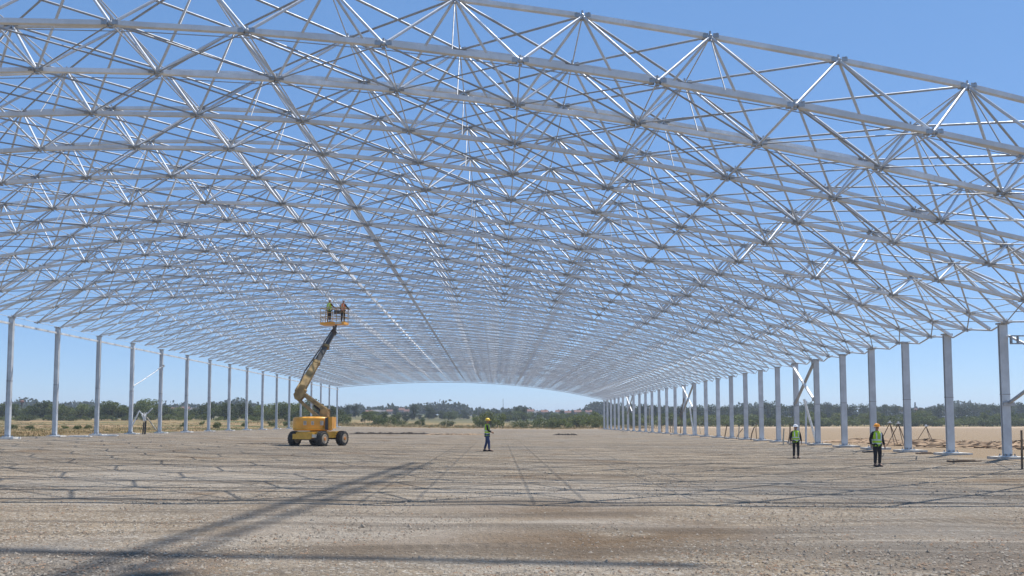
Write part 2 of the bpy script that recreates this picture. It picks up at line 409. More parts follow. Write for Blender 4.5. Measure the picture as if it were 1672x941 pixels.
for k in range(len(FY)):
    lab = ('nearest arched galvanised roof truss, cut off by the top of the photo' if k == 0 else
           'farthest arched roof truss, its thin lower chord framing the sky above the far fields' if k == len(FY) - 1 else
           '%s arched galvanised roof truss counted back from the nearest' % nth(k + 1))
    cx = (XL + XR) / 2
    root = empty('roof_truss', (cx, FY[k], hb(cx, FY[k])), lab, 'roof truss', 'arched roof trusses of the open steel hall')
    nB, nT = len(BX), len(TX); det = k < NDET; last = k == len(FY) - 1
    fat = 1.0
    b = MB(); chord(b, [bn(j, k) for j in range(nB)], .12 if k < 14 else .085, .125 if k < 14 else .10, .15 if k < 20 else .02); b.build('bottom_chord', M['chord'], root)
    if last: continue
    b = MB(); chord(b, [tn(j, k) for j in range(-1, nT + 1)], .12 if k < 14 else .08, .12 if k < 14 else .10, .15 if k < 20 else .02); b.build('top_chord', M['chord'], root)
    webs, purl, brac = [], [], []
    for j in range(nT):
        p = tn(j, k)
        jb = j + 1                       # lower nodes j+1 and j+2 straddle this upper node
        for kk in (k, k + 1):
            for q in (jb, jb + 1): webs.append((p, bn(q, kk), .038))
    for kk in (k, k + 1):                # end webs down to the eaves
        webs.append((tn(0, k), bn(0, kk), .045)); webs.append((tn(nT - 1, k), bn(nB - 1, kk), .045)); webs.append((tn(nT, k), bn(nB - 1, kk), .04))
    for j in range(nB - 1): purl.append((bn(j, k), bn(j, k + 1), .018))
    if k < len(TY) - 1:
        for j in range(nT): purl.append((tn(j, k), tn(j, k + 1), .020))
        for j in range(nT - 1):
            brac.append((tn(j, k), tn(j + 1, k + 1), .036)); brac.append((tn(j, k + 1), tn(j + 1, k), .032))
    for j in range(nB - 1): brac.append((bn(j, k), bn(j + 1, k + 1), .026))
    for j in range(nB - 1): brac.append((bn(j + 1, k), bn(j, k + 1), .019))
    for j in range(0, nT, 2):            # hanger rods from the upper nodes to the lower chords
        brac.append((tn(j, k), (bn(j + 1, k) + bn(j + 2, k)) / 2, .018))
    off = Vector((0, 0, .5))
    if k in (0, 1, 3, 4, 6):             # thin stay wire slung across the bay
        mid = [(bn(j, k) + bn(j, k + 1)) / 2 + off for j in range(nB)]
        b = MB(); b.path(mid, .014, 5); b.build('stay_wire', M['rod'], root)
    if det:
        for a, c, r in webs: place_tube('web_tube', UT, a, c, r, root)
        for a, c, r in purl: place_tube('purlin_tube', UP, a, c, r, root)
        for a, c, r in brac: place_tube('brace_rod', UR, a, c, r, root)
        for p in [bn(j, k) for j in range(nB)] + [tn(j, k) for j in range(nT)]:
            o = link(bpy.data.objects.new('node_connector', NODE)); o.parent = root; o.location = p - root.location
    else:
        n = 6 if k < 20 else 4
        b = MB()                         # too far off to show single members
        for a, c, r in webs + purl: b.tube(a, c, r * .66, n, cap=False)
        for a, c, r in brac: b.tube(a, c, r * .7, n, cap=False, mi=1)
        b.build('lattice', [M['tube'], M['rod']], root, smooth=True)
# eaves beams tie the truss ends together over the columns
for side, X, nm in (('left', XL, 'left'),):
    b = MB(); ys = [FY[0]] + FY[1:]
    pts = [Vector((X, y, hb(X, y) - .48)) for y in ys]
    for a, c in zip(pts, pts[1:]): b.bar(a, c, .12, .13)
    o = b.build('eaves_beam', M['chord'], loc=(X, FY[0], hb(X, FY[0])))
    tag(o, 'long galvanised eaves beam running along the tops of the %s row of columns' % nm, 'beam')
# ------------------------------------------------------------------ columns
def column(X, Y, w, d, label, side):
    g = gz(X, Y) + .10; top = hb(X, Y) - .1
    root = empty('steel_column', (X, Y, gz(X, Y)), label, 'column', 'steel columns along the two open sides')
    b = MB()
    tf = .035
    if side == 'L':                      # left row: flanges face the hall, the web faces along it
        for s in (-1, 1): b.box((X + s * (w / 2 - tf / 2), Y, (g + .04 + top) / 2), (tf, d, top - g - .04))
        b.box((X, Y, (g + .04 + top) / 2), (w - 2 * tf - .002, d - .08, top - g - .05))
    else:
        for s in (-1, 1): b.box((X, Y + s * (d / 2 - tf / 2), (g + .04 + top) / 2), (w, tf, top - g - .04))
        b.box((X + (.05 if side == 'R' else -.06), Y, (g + .04 + top) / 2), (.05, d - 2 * tf - .004, top - g - .05))
    b.build('shaft', M['column'], root)
    b = MB(); b.box((X, Y, g + .02), (w + .22, d + .26, .04)); b.build('base_plate', M['column'], root)
    b = MB()
    for sx in (-1, 1):
        for sy in (-1, 1): b.tube((X + sx * (w / 2 + .06), Y + sy * (d / 2 + .07), g + .038), (X + sx * (w / 2 + .06), Y + sy * (d / 2 + .07), g + .13), .03, 6)
        b.tube((X + sx * .11, Y - d / 2 - .05, g + .038), (X + sx * .11, Y - d / 2 - .05, g + .12), .035, 6)
    b.build('anchor_bolts', M['bolt'], root)
    b = MB(); b.box((X, Y, top + .05), (w + .10, d + .12, .07)); b.build('cap_plate', M['node'], root)
    b = MB(); z = g + (top - g) * .47; b.box((X, Y, z), (w + .02, d + .02, .03)); b.build('splice_joint', M['bolt'], root)
    b = MB()
    if side == 'R':
        b.box((X + .1, Y, g - .12), (1.35, 1.1, .24)); b.build('footing', M['concrete'], root)
    else:
        b.box((X + .15, Y, g - .12), (1.05, .85, .24)); b.build('footing', M['pale_concrete'], root)
    return root
RCY = COLY
for i, Y in enumerate([FY[0], FY[2], FY[4]] + RCY):
    if i < 3: lab = '%s column of the right row, standing outside the right edge of the photo' % nth(i + 1)
    elif i == 3: lab = 'tall grey steel column nearest the right edge, largest in the right row'
    elif i == len(RCY) + 2: lab = 'tiny last column at the far end of the right row, under the end of the far arch'
    else: lab = '%s grey steel column of the right row, counted leftwards from the right edge' % nth(i - 2)
    column(XR, Y, .37, .15, lab, 'R')
LCY = [52.7, 58.3, 64.4, 70.4, 76.5, 82.9, 89.5, 96.2, 103.0, 109.9, 117.0, 124.2, 131.5, 139.0, 146.5, 154.0, 161.6]
for i, Y in enumerate([21.5, 29.0, 36.5, 44.5] + LCY):
    if i < 4: lab = '%s column of the left row, standing outside the left edge of the photo' % nth(i + 1)
    elif i == 4: lab = 'tall pale blue-grey steel column nearest the left edge of the photo'
    elif i == len(LCY) + 3: lab = 'small last column of the left row, just right of the orange lift'
    else: lab = '%s pale steel column of the left row, counted rightwards from the left edge' % nth(i - 3)
    column(XL, Y, .30, .22, lab, 'L')
# ------------------------------------------------------------------ braces and props beside the columns
def brace(name, label, cat, bars, loc, group=None):
    root = empty(name, loc, label, cat, group)
    for nm, a, c, w, mat in bars:
        b = MB()
        if nm.startswith('round'): b.tube(a, c, w, 8); nm = nm.split(':')[1]
        else: b.bar(a, c, w, w * .8)
        b.build(nm, M[mat], root)
    return root
XF = XR - .02
def R2(px, py, Y): return at(px, py, Y)
def wallpt(side, Y, f):                  # point on a column, f of its height
    X = XR if side == 'R' else XL; g = gz(X, Y); return Vector((X + (-.24 if side == 'R' else .2), Y, g + (hb(X, Y) - g) * f))
def xbrace(y0, y1, lab, loc, f0=.55):
    # nearer column y0, farther column y1
    a1, a0 = wallpt('R', y0, .97), wallpt('R', y0, f0 - .02)
    c1, c0 = wallpt('R', y1, .97), wallpt('R', y1, f0 - .07)
    r = brace('cross_brace', lab, 'brace', [('dark_bar', a1 + Vector((.12, 0, 0)), c0 + Vector((.12, 0, 0)), .17, 'rod'), ('white_bar', c1, a0, .15, 'white')], (XR, (y0 + y1) / 2, gz(XR, y0)), 'cross braces between columns of the right row')
    for nm, p in (('gusset', a1), ('gusset', c0 + Vector((.12, 0, 0))), ('gusset', c1), ('gusset', a0)):
        b = MB(); b.box(p, (.10, .34, .30)); b.build(nm, M['node'], r)
    return r
xbrace(RCY[5], RCY[6], 'crossed dark and white brace between two right columns, behind the white-helmeted worker', None)
xbrace(RCY[13], RCY[14], 'small crossed brace between far right columns, left of the white-helmeted worker', None)
xbrace(RCY[21], RCY[22], 'tiny crossed brace between the most distant right columns', None)
# brace at the right edge with its boxed bracket
y0 = RCY[0]; p1 = wallpt('R', y0, .90); p1.x = XR + .1; q = Vector((XR + .6, FY[4] + .6, gz(XR, y0) + 3.9))
p0 = wallpt('R', y0, .40); p0.x = XR + .1; q2 = Vector((XR + .6, FY[4] + .6, gz(XR, y0) + 4.3))
rb = brace('corner_brace', 'diagonal steel braces running from the nearest right column out past the photo edge', 'brace', [('upper_bar', p1 + Vector((.1, -.1, 0)), q, .11, 'chord'), ('lower_bar', p0, q2, .13, 'rod')], (XR, y0 - 1, gz(XR, y0)))
b = MB(); b.box(p0, (.5, .26, .16)); b.build('clamp', M['node'], rb)
b = MB(); c = at(1661, 555, 33.3)
b.box(c + Vector((-.27, 0, 0)), (.05, .12, .38)); b.box(c + Vector((.1, 0, .17)), (.69, .12, .045)); b.box(c + Vector((.1, 0, -.17)), (.69, .12, .045)); b.box(c + Vector((.02, .0, 0)), (.05, .1, .29))
lamp = b.build('site_bracket', M['bolt'], loc=tuple(c)); tag(lamp, 'dark open box bracket hung on the brace at the right edge', 'bracket')
p = ground_at(1669, 766); b = MB(); b.tube(p + Vector((0, 0, -.1)), p + Vector((.03, 0, 1.45)), .04, 7, .035)
o = b.build('post', M['wood'], loc=p); tag(o, 'short dark timber post at the right edge in front of the nearest column', 'post')
# raking props (white) and leaning timber poles by the right row
def prop(pa, pb, r, mat, name, label, cat, group=None, Y=None, bend=0):
    g = ground_at(*pa) if Y is None else at(pa[0], pa[1], Y); top = at(pb[0], pb[1], g.y + .25)
    b = MB(); pts = [g - Vector((0, 0, .05))]; 
    for i in range(1, 4):
        t = i / 4; pts.append(g.lerp(top, t) + Vector((bend * math.sin(t * math.pi), 0, 0)))
    pts.append(top); b.path(pts, r, 7)
    o = b.build(name, M[mat], loc=tuple(g), smooth=False); tag(o, label, cat, group); return o
prop((1334, 726), (1313, 652), .085, 'white', 'raking_prop', 'long white raking prop leaning beside the crossed brace near the white-helmeted worker', 'prop')
prop((1316, 725), (1316, 655), .07, 'column', 'standing_prop', 'upright grey prop standing left of the white raking prop', 'prop')
prop((1133, 712), (1126, 664), .09, 'white', 'raking_prop', 'white raking prop under the small crossed brace among the far right columns', 'prop')
pl = [((1183, 716), (1187, 694), .05), ((1206, 717.5), (1207, 696), .05), ((1202, 717), (1213, 700), .04), ((1226, 719), (1232, 697), .05), ((1236, 718), (1235, 690), .04),
      ((1279, 727), (1280, 700), .05), ((1287, 724), (1290, 693), .05), ((1111, 709), (1114, 672), .05), ((1098, 708), (1104, 660), .06), ((1081, 706), (1078, 650), .06), ((1060, 705), (1061, 662), .06), ((1144, 709), (1143, 686), .04), ((1095, 706), (1093, 682), .05), ((1110, 681), (1117, 650), .06)]
pl.sort(key=lambda e: e[0][0])
for i, (a, c, r) in enumerate(pl):
    prop(a, c, r, 'wood' if i % 3 else 'wood_pale', 'timber_pole', '%s from left of the thin timber poles standing among the right columns' % nth(i + 1), 'pole', 'timber poles beside the right row', bend=rnd.uniform(-.08, .08), Y=(ground_at(*a).y if a[1] > 700 else 90))
# left: sagging white stay with turnbuckle and a bundled prop frame
a = wallpt('L', LCY[3], .53); c = wallpt('L', LCY[4], .80)
root = empty('stay_rope', tuple(a), 'thin white stay slung between the fourth and fifth left columns', 'stay')
b = MB(); b.path([a, a.lerp(c, .3) + Vector((0, 0, -.05)), a.lerp(c, .7) + Vector((0, 0, -.05)), c], .04, 6); b.build('rope', M['white'], root)
b = MB(); b.tube(a.lerp(c, .82), c, .07, 6); b.box(c, (.14, .3, .22)); b.build('turnbuckle', M['node'], root)
g = ground_at(238, 709.5)
root = empty('prop_frame', tuple(g), 'white bundled prop frame with splayed legs standing between the fourth and fifth left columns', 'prop frame')
Yp = g.y
b = MB(); b.tube(at(233, 709, Yp), at(235, 690, Yp), .06, 7); b.tube(at(236.5, 709.5, Yp), at(238, 688, Yp), .08, 7); b.build('post', M['dark_steel'], root)
b = MB()
for q in range(9):
    b.tube(at(231 + rnd.uniform(0, 8), 676 + rnd.uniform(-2, 3), Yp + rnd.uniform(-.2, .2)), at(233 + rnd.uniform(0, 6), 686 + rnd.uniform(-3, 3), Yp + rnd.uniform(-.2, .2)), .045, 6)
b.build('bundle', M['white'], root)
for pa, pb, mt in (((215, 698), (227, 672), 'white'), ((233, 678), (227, 671), 'column'), ((240, 676), (249, 667), 'column'), ((240, 682), (255, 702), 'wood_pale')):
    b = MB(); b.tube(at(*pa, Yp), at(*pb, Yp), .06, 6); b.build('strut', M[mt], root)
# survey tripods beyond the right row
def tripod(px, py, hh, label):
    g = ground_at(px, py); root = empty('survey_tripod', tuple(g), label, 'tripod', 'tripods beyond the right columns')
    top = g + Vector((0, 0, hh))
    for a in (.4, 2.5, 4.6):
        b = MB(); f = g + Vector((.75 * math.cos(a), .75 * math.sin(a), -.03)); b.tube(f, top, .022, 6, .032); b.build('leg', M['wood'], root)
    b = MB(); b.box(top + Vector((0, 0, .03)), (.22, .22, .06)); b.tube(top, top + Vector((0, 0, .16)), .06, 8); b.build('head', M['pale_concrete'], root)
tripod(1454, 728, 1.55, 'dark three-legged tripod with pale head, just right of the orange-helmeted worker')
tripod(1468, 728, 1.50, 'second dark tripod, between the first tripod and the next column')
tripod(1513, 722, 1.25, 'smaller distant tripod between the two largest right columns')
# ------------------------------------------------------------------ earth heaps, ridges, boards
def heap(cx, cy, rx, ry, h, seed, mat, name, label, cat, group=None, rz=0):
    r = random.Random(seed); n, m = 44, 12; b = MB(); rings = []
    ph = [r.uniform(0, 6.28) for _ in range(6)]
    for j in range(m + 1):
        t = j / m; rr = math.cos(t * math.pi / 2); z = h * math.sin(t * math.pi / 2)
        ring = []
        for i in range(n):
            a = 2 * math.pi * i / n
            k = 1 + .14 * math.sin(3 * a + ph[0]) + .10 * math.sin(5 * a + ph[1]) + r.uniform(-.12, .12)
            x, y = rx * rr * k * math.cos(a), ry * rr * k * math.sin(a)
            x, y = x * math.cos(rz) - y * math.sin(rz), x * math.sin(rz) + y * math.cos(rz)
            zz = z * (1 + .25 * math.sin(2.3 * x / max(rx, .1) + ph[2]) * math.sin(1.7 * y / max(ry, .1) + ph[3])) * r.uniform(.6, 1.15)
            ring.append((cx + x, cy + y, gz(cx + x, cy + y) - .06 + max(0, zz)))
        rings.append(ring)
    b.loft(rings, cap=False)
    o = b.build(name, M[mat], loc=(cx, cy, gz(cx, cy)), smooth=False); tag(o, label, cat, group); return o
for i, (px, py, rx, ry, h, w) in enumerate([(1400, 722, 4.0, 1.4, .32, 'leftmost, low and long, left of the orange-helmeted worker'), (1440, 724, 2.4, 1.2, .30, 'behind the orange-helmeted worker and the tripods'), (1515, 727, 3.0, 1.3, .38, 'right of the tripods between two large right columns'), (1575, 730, 3.2, 1.3, .42, 'just left of the nearest column'), (1625, 731, 2.2, 1.2, .5, 'directly behind the nearest right column'), (1668, 733, 2.0, 1.2, .5, 'cut by the right edge of the photo')]):
    g = ground_at(px, py); heap(g.x, g.y, rx, ry, h, 40 + i, 'dirt', 'earth_heap', 'low heap of dug earth, ' + w, 'earth heap', 'heaps of dug earth beyond the right columns', rz=.15)
def ridge(px0, px1, py, h, d, seed, mat, name, label, cat):
    a, c = ground_at(px0, py), ground_at(px1, py); r = random.Random(seed); n = 40; b = MB(); rings = []
    for i in range(n + 1):
        t = i / n; p = a.lerp(c, t); e = min(1, 8 * t, 8 * (1 - t)); hh = h * e * r.uniform(.6, 1.15) + .01
        z = gz(p.x, p.y); dy = r.uniform(-.15, .15)
        rings.append([(p.x, p.y - d / 2 + dy, z - .05), (p.x, p.y - d * .3 + dy, z + hh * .8), (p.x, p.y + d * .1 + dy, z + hh), (p.x, p.y + d / 2 + dy, z - .05)])
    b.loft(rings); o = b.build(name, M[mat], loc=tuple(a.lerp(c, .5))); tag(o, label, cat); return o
ridge(566, 705, 709.0, .24, 1.0, 5, 'dark_soil_and_shadow', 'soil_or_shadow_strip', 'long low dark ridge of soil across the gravel, right of the lift', 'soil ridge')
ridge(690, 790, 710.0, .14, .8, 6, 'dirt', 'soil_or_shadow_strip', 'thin brown ridge of soil ending left of the yellow-helmeted worker', 'soil ridge')
ridge(902, 944, 710.6, .20, 1.0, 7, 'dark_soil_and_shadow', 'soil_or_shadow_strip', 'short black ridge of soil right of the yellow-helmeted worker', 'soil ridge')
ridge(385, 475, 724.5, .03, .25, 8, 'dark_soil_and_shadow', 'soil_or_shadow_strip', 'faint dark strip painting in the lift shadow left of its wheels', 'soil ridge')  # thin dark strip laid down as the lift's shadow
for i, (px, py, w, t, mt, lab) in enumerate([(1574, 754, 1.3, .07, 'wood', 'dark plank lying between the two nearest right columns'), (1510, 741, .8, .06, 'wood', 'short dark board left of the second nearest right column'), (1420, 738.5, .7, .06, 'dark_steel', 'small dark board beside the feet of the orange-helmeted worker'), (1354, 722, 1.3, .09, 'white', 'white pipe offcut lying behind the right columns'),
        (125, 713.5, 2.2, .07, 'pale_concrete', 'flat pale slab lying between the first and second left columns'), (180, 712, 1.2, .08, 'white', 'white board lying between the third and second left columns')]):
    g = ground_at(px, py); b = MB(); b.box((g.x, g.y, g.z + t / 2 - .005), (w, .35, t), rz=rnd.uniform(-.2, .2)); b.box((g.x + .1, g.y + .05, g.z + t + .012), (w * .6, .2, .03), rz=.1)
    o = b.build('board', M[mt], loc=tuple(g)); tag(o, lab, 'board')
# ------------------------------------------------------------------ foliage
def leaf_cloud(b, clumps, nper, size, r, flat=.0):
    for (c, rad) in clumps:
        for _ in range(nper):
            d = Vector((r.gauss(0, 1), r.gauss(0, 1), r.gauss(0, 1))).normalized() * rad * r.random() ** .45
            d.z *= .8; p = c + d
            s = size * r.uniform(.55, 1.25)
            u = Vector((r.gauss(0, 1), r.gauss(0, 1), r.gauss(0, .7))).normalized(); w = u.orthogonal().normalized()
            w = (Matrix.Rotation(r.uniform(0, 6.28), 3, u) @ w); v = u.cross(w)
            b.add([p - w * s * .5, p + v * s * .32, p + w * s * .5, p - v * s * .32], [(0, 1, 2, 3)])
def tree_meshes(seed, h, wr, ncl, nper, leaf, mat, low=.28, tall=1.0):
    r = random.Random(seed); b = MB(); cl = []
    H = h; zc = H * (.5 + low / 2); rz = H * (1 - low) / 2
    lob = [(r.uniform(0, 6.28), r.uniform(.15, .35)) for _ in range(3)]
    for i in range(ncl):
        while True:
            d = Vector((r.uniform(-1, 1), r.uniform(-1, 1), r.uniform(-1, 1)))
            if .2 < d.length < .86: break
        a = math.atan2(d.y, d.x); k = 1 + sum(q * math.sin((n + 2) * a + p) for n, (p, q) in enumerate(lob)) * .5
        c = Vector((d.x * wr * k, d.y * wr * k, zc + d.z * rz * tall))
        cl.append((c, wr * r.uniform(.30, .50)))
    leaf_cloud(b, cl, nper, leaf, r)
    crown = b.mesh('crown', mat)
    b = MB(); b.path([Vector((0, 0, -.3)), Vector((.05, 0, H * .25)), Vector((-.05, .05, H * .55)), Vector((.05, 0, H * .8))], 0, 7, rr=[.05 * H * .55, .04 * H * .5, .022 * H * .5, .01 * H * .4])
    for c, rad in r.sample(cl, min(6, len(cl))):
        z = H * r.uniform(.2, .45); b.tube((0, 0, z), tuple(c), .012 * H, 5, .004 * H)
    return crown, b.mesh('trunk', M['bark'])
TV = {}
for i, (nm, h, wr, ncl, npr, leaf, mat, low) in enumerate([
    ('round_dark', 8, 4.0, 22, 110, .55, 'leaf_dark', .02), ('broad_dark', 7.4, 5.0, 24, 110, .58, 'leaf_dark', .02), ('round_mid', 7.6, 3.8, 20, 110, .55, 'leaf_mid', .02),
    ('tall_dark', 10, 3.0, 22, 100, .55, 'leaf_dark', .06), ('loose_light', 7.4, 3.3, 17, 100, .52, 'leaf_light', .03), ('broad_mid', 7, 4.6, 22, 110, .58, 'leaf_mid', .0),
    ('slim_mid', 8.5, 2.2, 16, 90, .48, 'leaf_mid', .05), ('far_round', 11, 6.0, 20, 80, 1.0, 'leaf_far', .0)]):
    TV[nm] = (h,) + tree_meshes(100 + i, h, wr, ncl, npr, leaf, M[mat], low)
for i, (nm, h, wr, ncl, npr, leaf, mat) in enumerate([('shrub_mid', 2.6, 2.2, 14, 80, .34, 'leaf_mid'), ('shrub_light', 2.2, 2.0, 13, 80, .32, 'leaf_light'), ('shrub_dark', 2.4, 2.6, 14, 80, .34, 'leaf_dark')]):
    TV[nm] = (h,) + tree_meshes(200 + i, h, wr, ncl, npr, leaf, M[mat], .0)
WORDS = {'round_dark': 'rounded dark green tree', 'broad_dark': 'broad spreading dark tree', 'round_mid': 'rounded mid green tree', 'tall_dark': 'tall dark tree', 'loose_light': 'loose pale green tree', 'broad_mid': 'broad mid green tree', 'slim_mid': 'slim mid green tree', 'far_round': 'hazy distant tree', 'shrub_mid': 'green bush', 'shrub_light': 'pale green bush', 'shrub_dark': 'dark low bush'}
def plant(kind, px, pytop, Y, label, group, sx=1.0):
    h0, crown, trunk = TV[kind]
    top = at(px, pytop, Y); g = gz(top.x, Y); h = max(.5, top.z - g); s = h / h0
    shrub = kind.startswith('shrub')
    root = empty('bush' if shrub else 'tree', (top.x, Y, g), label, 'bush' if shrub else 'tree', group)
    root.rotation_euler.z = rnd.uniform(0, 6.28); root.scale = (s * sx, s * sx, s)
    for nm, me in (('crown' if not shrub else 'foliage', crown), ('trunk' if not shrub else 'stem', trunk)):
        o = link(bpy.data.objects.new(nm, me)); o.parent = root
TL = []
r = random.Random(21)
tops_left = [(-22, 661), (2, 659), (26, 660), (50, 663), (72, 655), (92, 658), (118, 662), (140, 660), (160, 660), (184, 655), (206, 662), (224, 660), (243, 652), (262, 660), (330, 661), (346, 657), (368, 659), (384, 655), (402, 660), (424, 662), (446, 659), (466, 657), (488, 658), (506, 652), (526, 660), (545, 663)]
for i, (px, py) in enumerate(tops_left):
    k = r.choice(['round_dark', 'broad_dark', 'round_mid', 'broad_mid', 'round_dark'])
    TL.append((k, px, py, r.uniform(215, 245), r.uniform(1.15, 1.5)))
for q in range(30): TL.append((r.choice(['round_mid', 'broad_dark', 'broad_mid', 'slim_mid']), -20 + q * 19.5 + r.uniform(-6, 6), r.uniform(663, 669), r.uniform(236, 262), r.uniform(1.2, 1.6)))
mid_t = [('far_round', 568, 661, 330, .55), ('far_round', 581, 660, 335, .6), ('round_mid', 596, 672, 230, 1), ('broad_mid', 610, 671, 225, 1), ('round_dark', 628, 674, 245, 1), ('broad_dark', 648, 676, 260, 1), ('far_round', 646, 667, 400, .6), ('far_round', 677, 661, 345, .75), ('far_round', 700, 664, 360, .75), ('far_round', 722, 670, 380, .8), ('slim_mid', 739, 668, 400, 1),
         ('far_round', 757, 669, 390, .7), ('slim_mid', 777, 668, 420, .9), ('slim_mid', 790, 669, 420, .9), ('far_round', 812, 670, 400, .6), ('far_round', 845, 665, 340, .55), ('far_round', 856, 665, 350, .5), ('broad_mid', 880, 678, 300, 1), ('broad_dark', 905, 676, 300, 1), ('far_round', 918, 669, 430, .6), ('round_dark', 938, 677, 280, 1), ('broad_mid', 958, 676, 250, 1), ('round_mid', 972, 672, 240, 1)]
mid_t += [('broad_mid', 566, 676, 215, 1), ('broad_dark', 664, 680, 300, 1), ('broad_mid', 690, 681, 300, 1)]
px = 562
while px < 985:
    mid_t.append((r.choice(['far_round', 'broad_mid', 'round_mid']), px, r.uniform(671, 677), r.uniform(330, 400), r.uniform(1.0, 1.4))); px += r.uniform(9, 15)
rt = []
px = 984
while px < 1700:
    rt.append((r.choice(['round_mid', 'broad_mid', 'loose_light', 'loose_light', 'broad_dark', 'loose_light', 'slim_mid']), px, r.uniform(669, 683), r.uniform(242, 275), r.uniform(1.15, 1.6))); px += r.uniform(9, 15)
px = 995
while px < 1700:
    rt.append(('far_round', px, r.uniform(660, 667) - (4 if 1240 < px < 1420 or px > 1560 else 0), r.uniform(330, 390), r.uniform(.8, 1.1))); px += r.uniform(14, 22)
def emit(lst, phrase, group):
    lst = sorted(lst, key=lambda e: e[1]); cnt = {}
    for k, px, py, Y, sx in lst:
        cnt[k] = cnt.get(k, 0) + 1
    seen = {}
    for k, px, py, Y, sx in lst:
        seen[k] = seen.get(k, 0) + 1
        lab = '%s %s, %s such from the left' % (WORDS[k], phrase, nth(seen[k])) if cnt[k] > 1 else '%s %s' % (WORDS[k], phrase)
        plant(k, px, py, Y, lab, group, sx)
emit(TL, 'behind the left columns', 'trees beyond the left columns')
emit(mid_t, 'past the far arch', 'trees beyond the far end of the hall')
emit(rt, 'behind the right columns', 'trees beyond the right columns')
sh = [('shrub_light', 617, 683, 205, 1.2), ('shrub_mid', 634, 681, 210, 1.4), ('shrub_mid', 686, 685, 205, 1), ('shrub_dark', 655, 686, 220, 1.3), ('shrub_light', 797, 674, 190, .8), ('shrub_mid', 812, 676, 192, .8), ('shrub_mid', 783, 681, 195, 1), ('shrub_dark', 888, 684, 200, 1.4), ('shrub_light', 906, 683, 195, 1.1), ('shrub_mid', 921, 684, 192, 1), ('shrub_light', 941, 680, 200, 1.1), ('shrub_mid', 953, 678, 200, 1.1), ('shrub_dark', 850, 686, 200, 1.2), ('shrub_dark', 730, 687, 210, 1.3), ('shrub_mid', 966, 680, 195, 1), ('shrub_light', 975, 682, 190, 1)]
emit(sh, 'on rough ground past the arch', 'bushes past the far end of the hall')
px = 565
while px < 985:
    sh.append((r.choice(['shrub_mid', 'shrub_dark', 'shrub_light']), px, r.uniform(684, 690), r.uniform(205, 235), r.uniform(1.0, 1.7))); px += r.uniform(9, 20)
lsh = [('shrub_light', 355, 690, 120, .9), ('shrub_mid', 300, 690, 130, .8), ('shrub_light', 128, 695, 105, 1.5), ('shrub_light', 50, 695, 105, 1.5), ('shrub_light', 143, 694, 112, 1.2), ('shrub_mid', 106, 695, 110, 1.3), ('shrub_mid', 400, 689, 140, .9), ('shrub_mid', 330, 688, 150, .9), ('shrub_light', 20, 694, 110, 1.4), ('shrub_mid', 445, 688, 150, 1.2), ('shrub_light', 470, 688, 160, 1.2)]
emit(lsh, 'in the dry field left of the hall', 'bushes in the field left of the hall')
u = []; px = -24
while px < 560:
    u.append((r.choice(['shrub_dark', 'shrub_mid', 'shrub_dark']), px, r.uniform(675, 681), r.uniform(206, 214), r.uniform(1.0, 1.5))); px += r.uniform(14, 34)
emit(u, 'under the left tree line', 'bushes under the left trees')
u = []; px = 988
while px < 1700:
    u.append((r.choice(['shrub_light', 'shrub_mid', 'shrub_light']), px, r.uniform(679, 686), r.uniform(236, 241), r.uniform(1.1, 1.7))); px += r.uniform(14, 30)
emit(u, 'under the right tree line', 'bushes under the right trees')
# far woods: one mass nobody could count
def woods():
    b = MB(); r = random.Random(77); cl = []
    for k in range(2600):
        Y = r.uniform(560, 720); X = r.uniform(-.85, .85) * Y
        px = 810 + 1250 * X / Y
        h = r.uniform(5, 10) + 2 * math.sin(px * .021) + 2 * math.sin(px * .053)
        if 590 < px < 670 or 860 < px < 960: h *= .6
        cl.append((Vector((X, Y, gz(X, Y) + h * .55)), h * .55))
    leaf_cloud(b, cl, 30, 2.8, r)
    o = b.build('far_wood', M['leaf_far']); tag(o, 'continuous hazy belt of distant woodland along the horizon', 'woodland', kind='stuff')
woods()
def grasses():
    b = MB(); r = random.Random(5)
    def tuft(X, Y, h, n):
        z = gz(X, Y)
        for _ in range(n):
            a = r.uniform(0, 6.28); l = r.uniform(.2, .6) * h; w = r.uniform(.02, .05)
            p = Vector((X + r.uniform(-.3, .3), Y + r.uniform(-.3, .3), z - .02)); t = p + Vector((math.cos(a) * l, math.sin(a) * l, h * r.uniform(.6, 1)))
            s = Vector((-math.sin(a), math.cos(a), 0)) * w
            b.add([p - s, p + s, t], [(0, 1, 2)])
    for _ in range(3800):
        Y = r.uniform(52, 190); X = r.uniform(-.70 * Y - 4, -35.6)
        if X > -35.6: continue
        tuft(X, Y, r.uniform(.06, .28), 6)
    for _ in range(2200):
        Y = r.uniform(172, 215); X = r.uniform(-60, 40); tuft(X, Y, r.uniform(.15, .6), 7)
    o = b.build('grass', M['dry_grass']); tag(o, 'dry straw grass tufts over the rough field', 'grass', kind='stuff')
    b = MB()
    for _ in range(700):
        c = r.choice([(-60, 85), (-75, 100), (-50, 110), (-64, 130), (-90, 120), (-48, 75), (-100, 150)]); X = min(-36, c[0] + r.gauss(0, 8)); Y = max(54, c[1] + r.gauss(0, 9)); tuft(X, Y, r.uniform(.12, .36), 7)
    for _ in range(700): tuft(r.uniform(-50, 40), r.uniform(182, 225), r.uniform(.3, .9), 8)
    o = b.build('weeds', M['weed']); tag(o, 'patches of green weeds in the dry field', 'weeds', kind='stuff')
grasses()
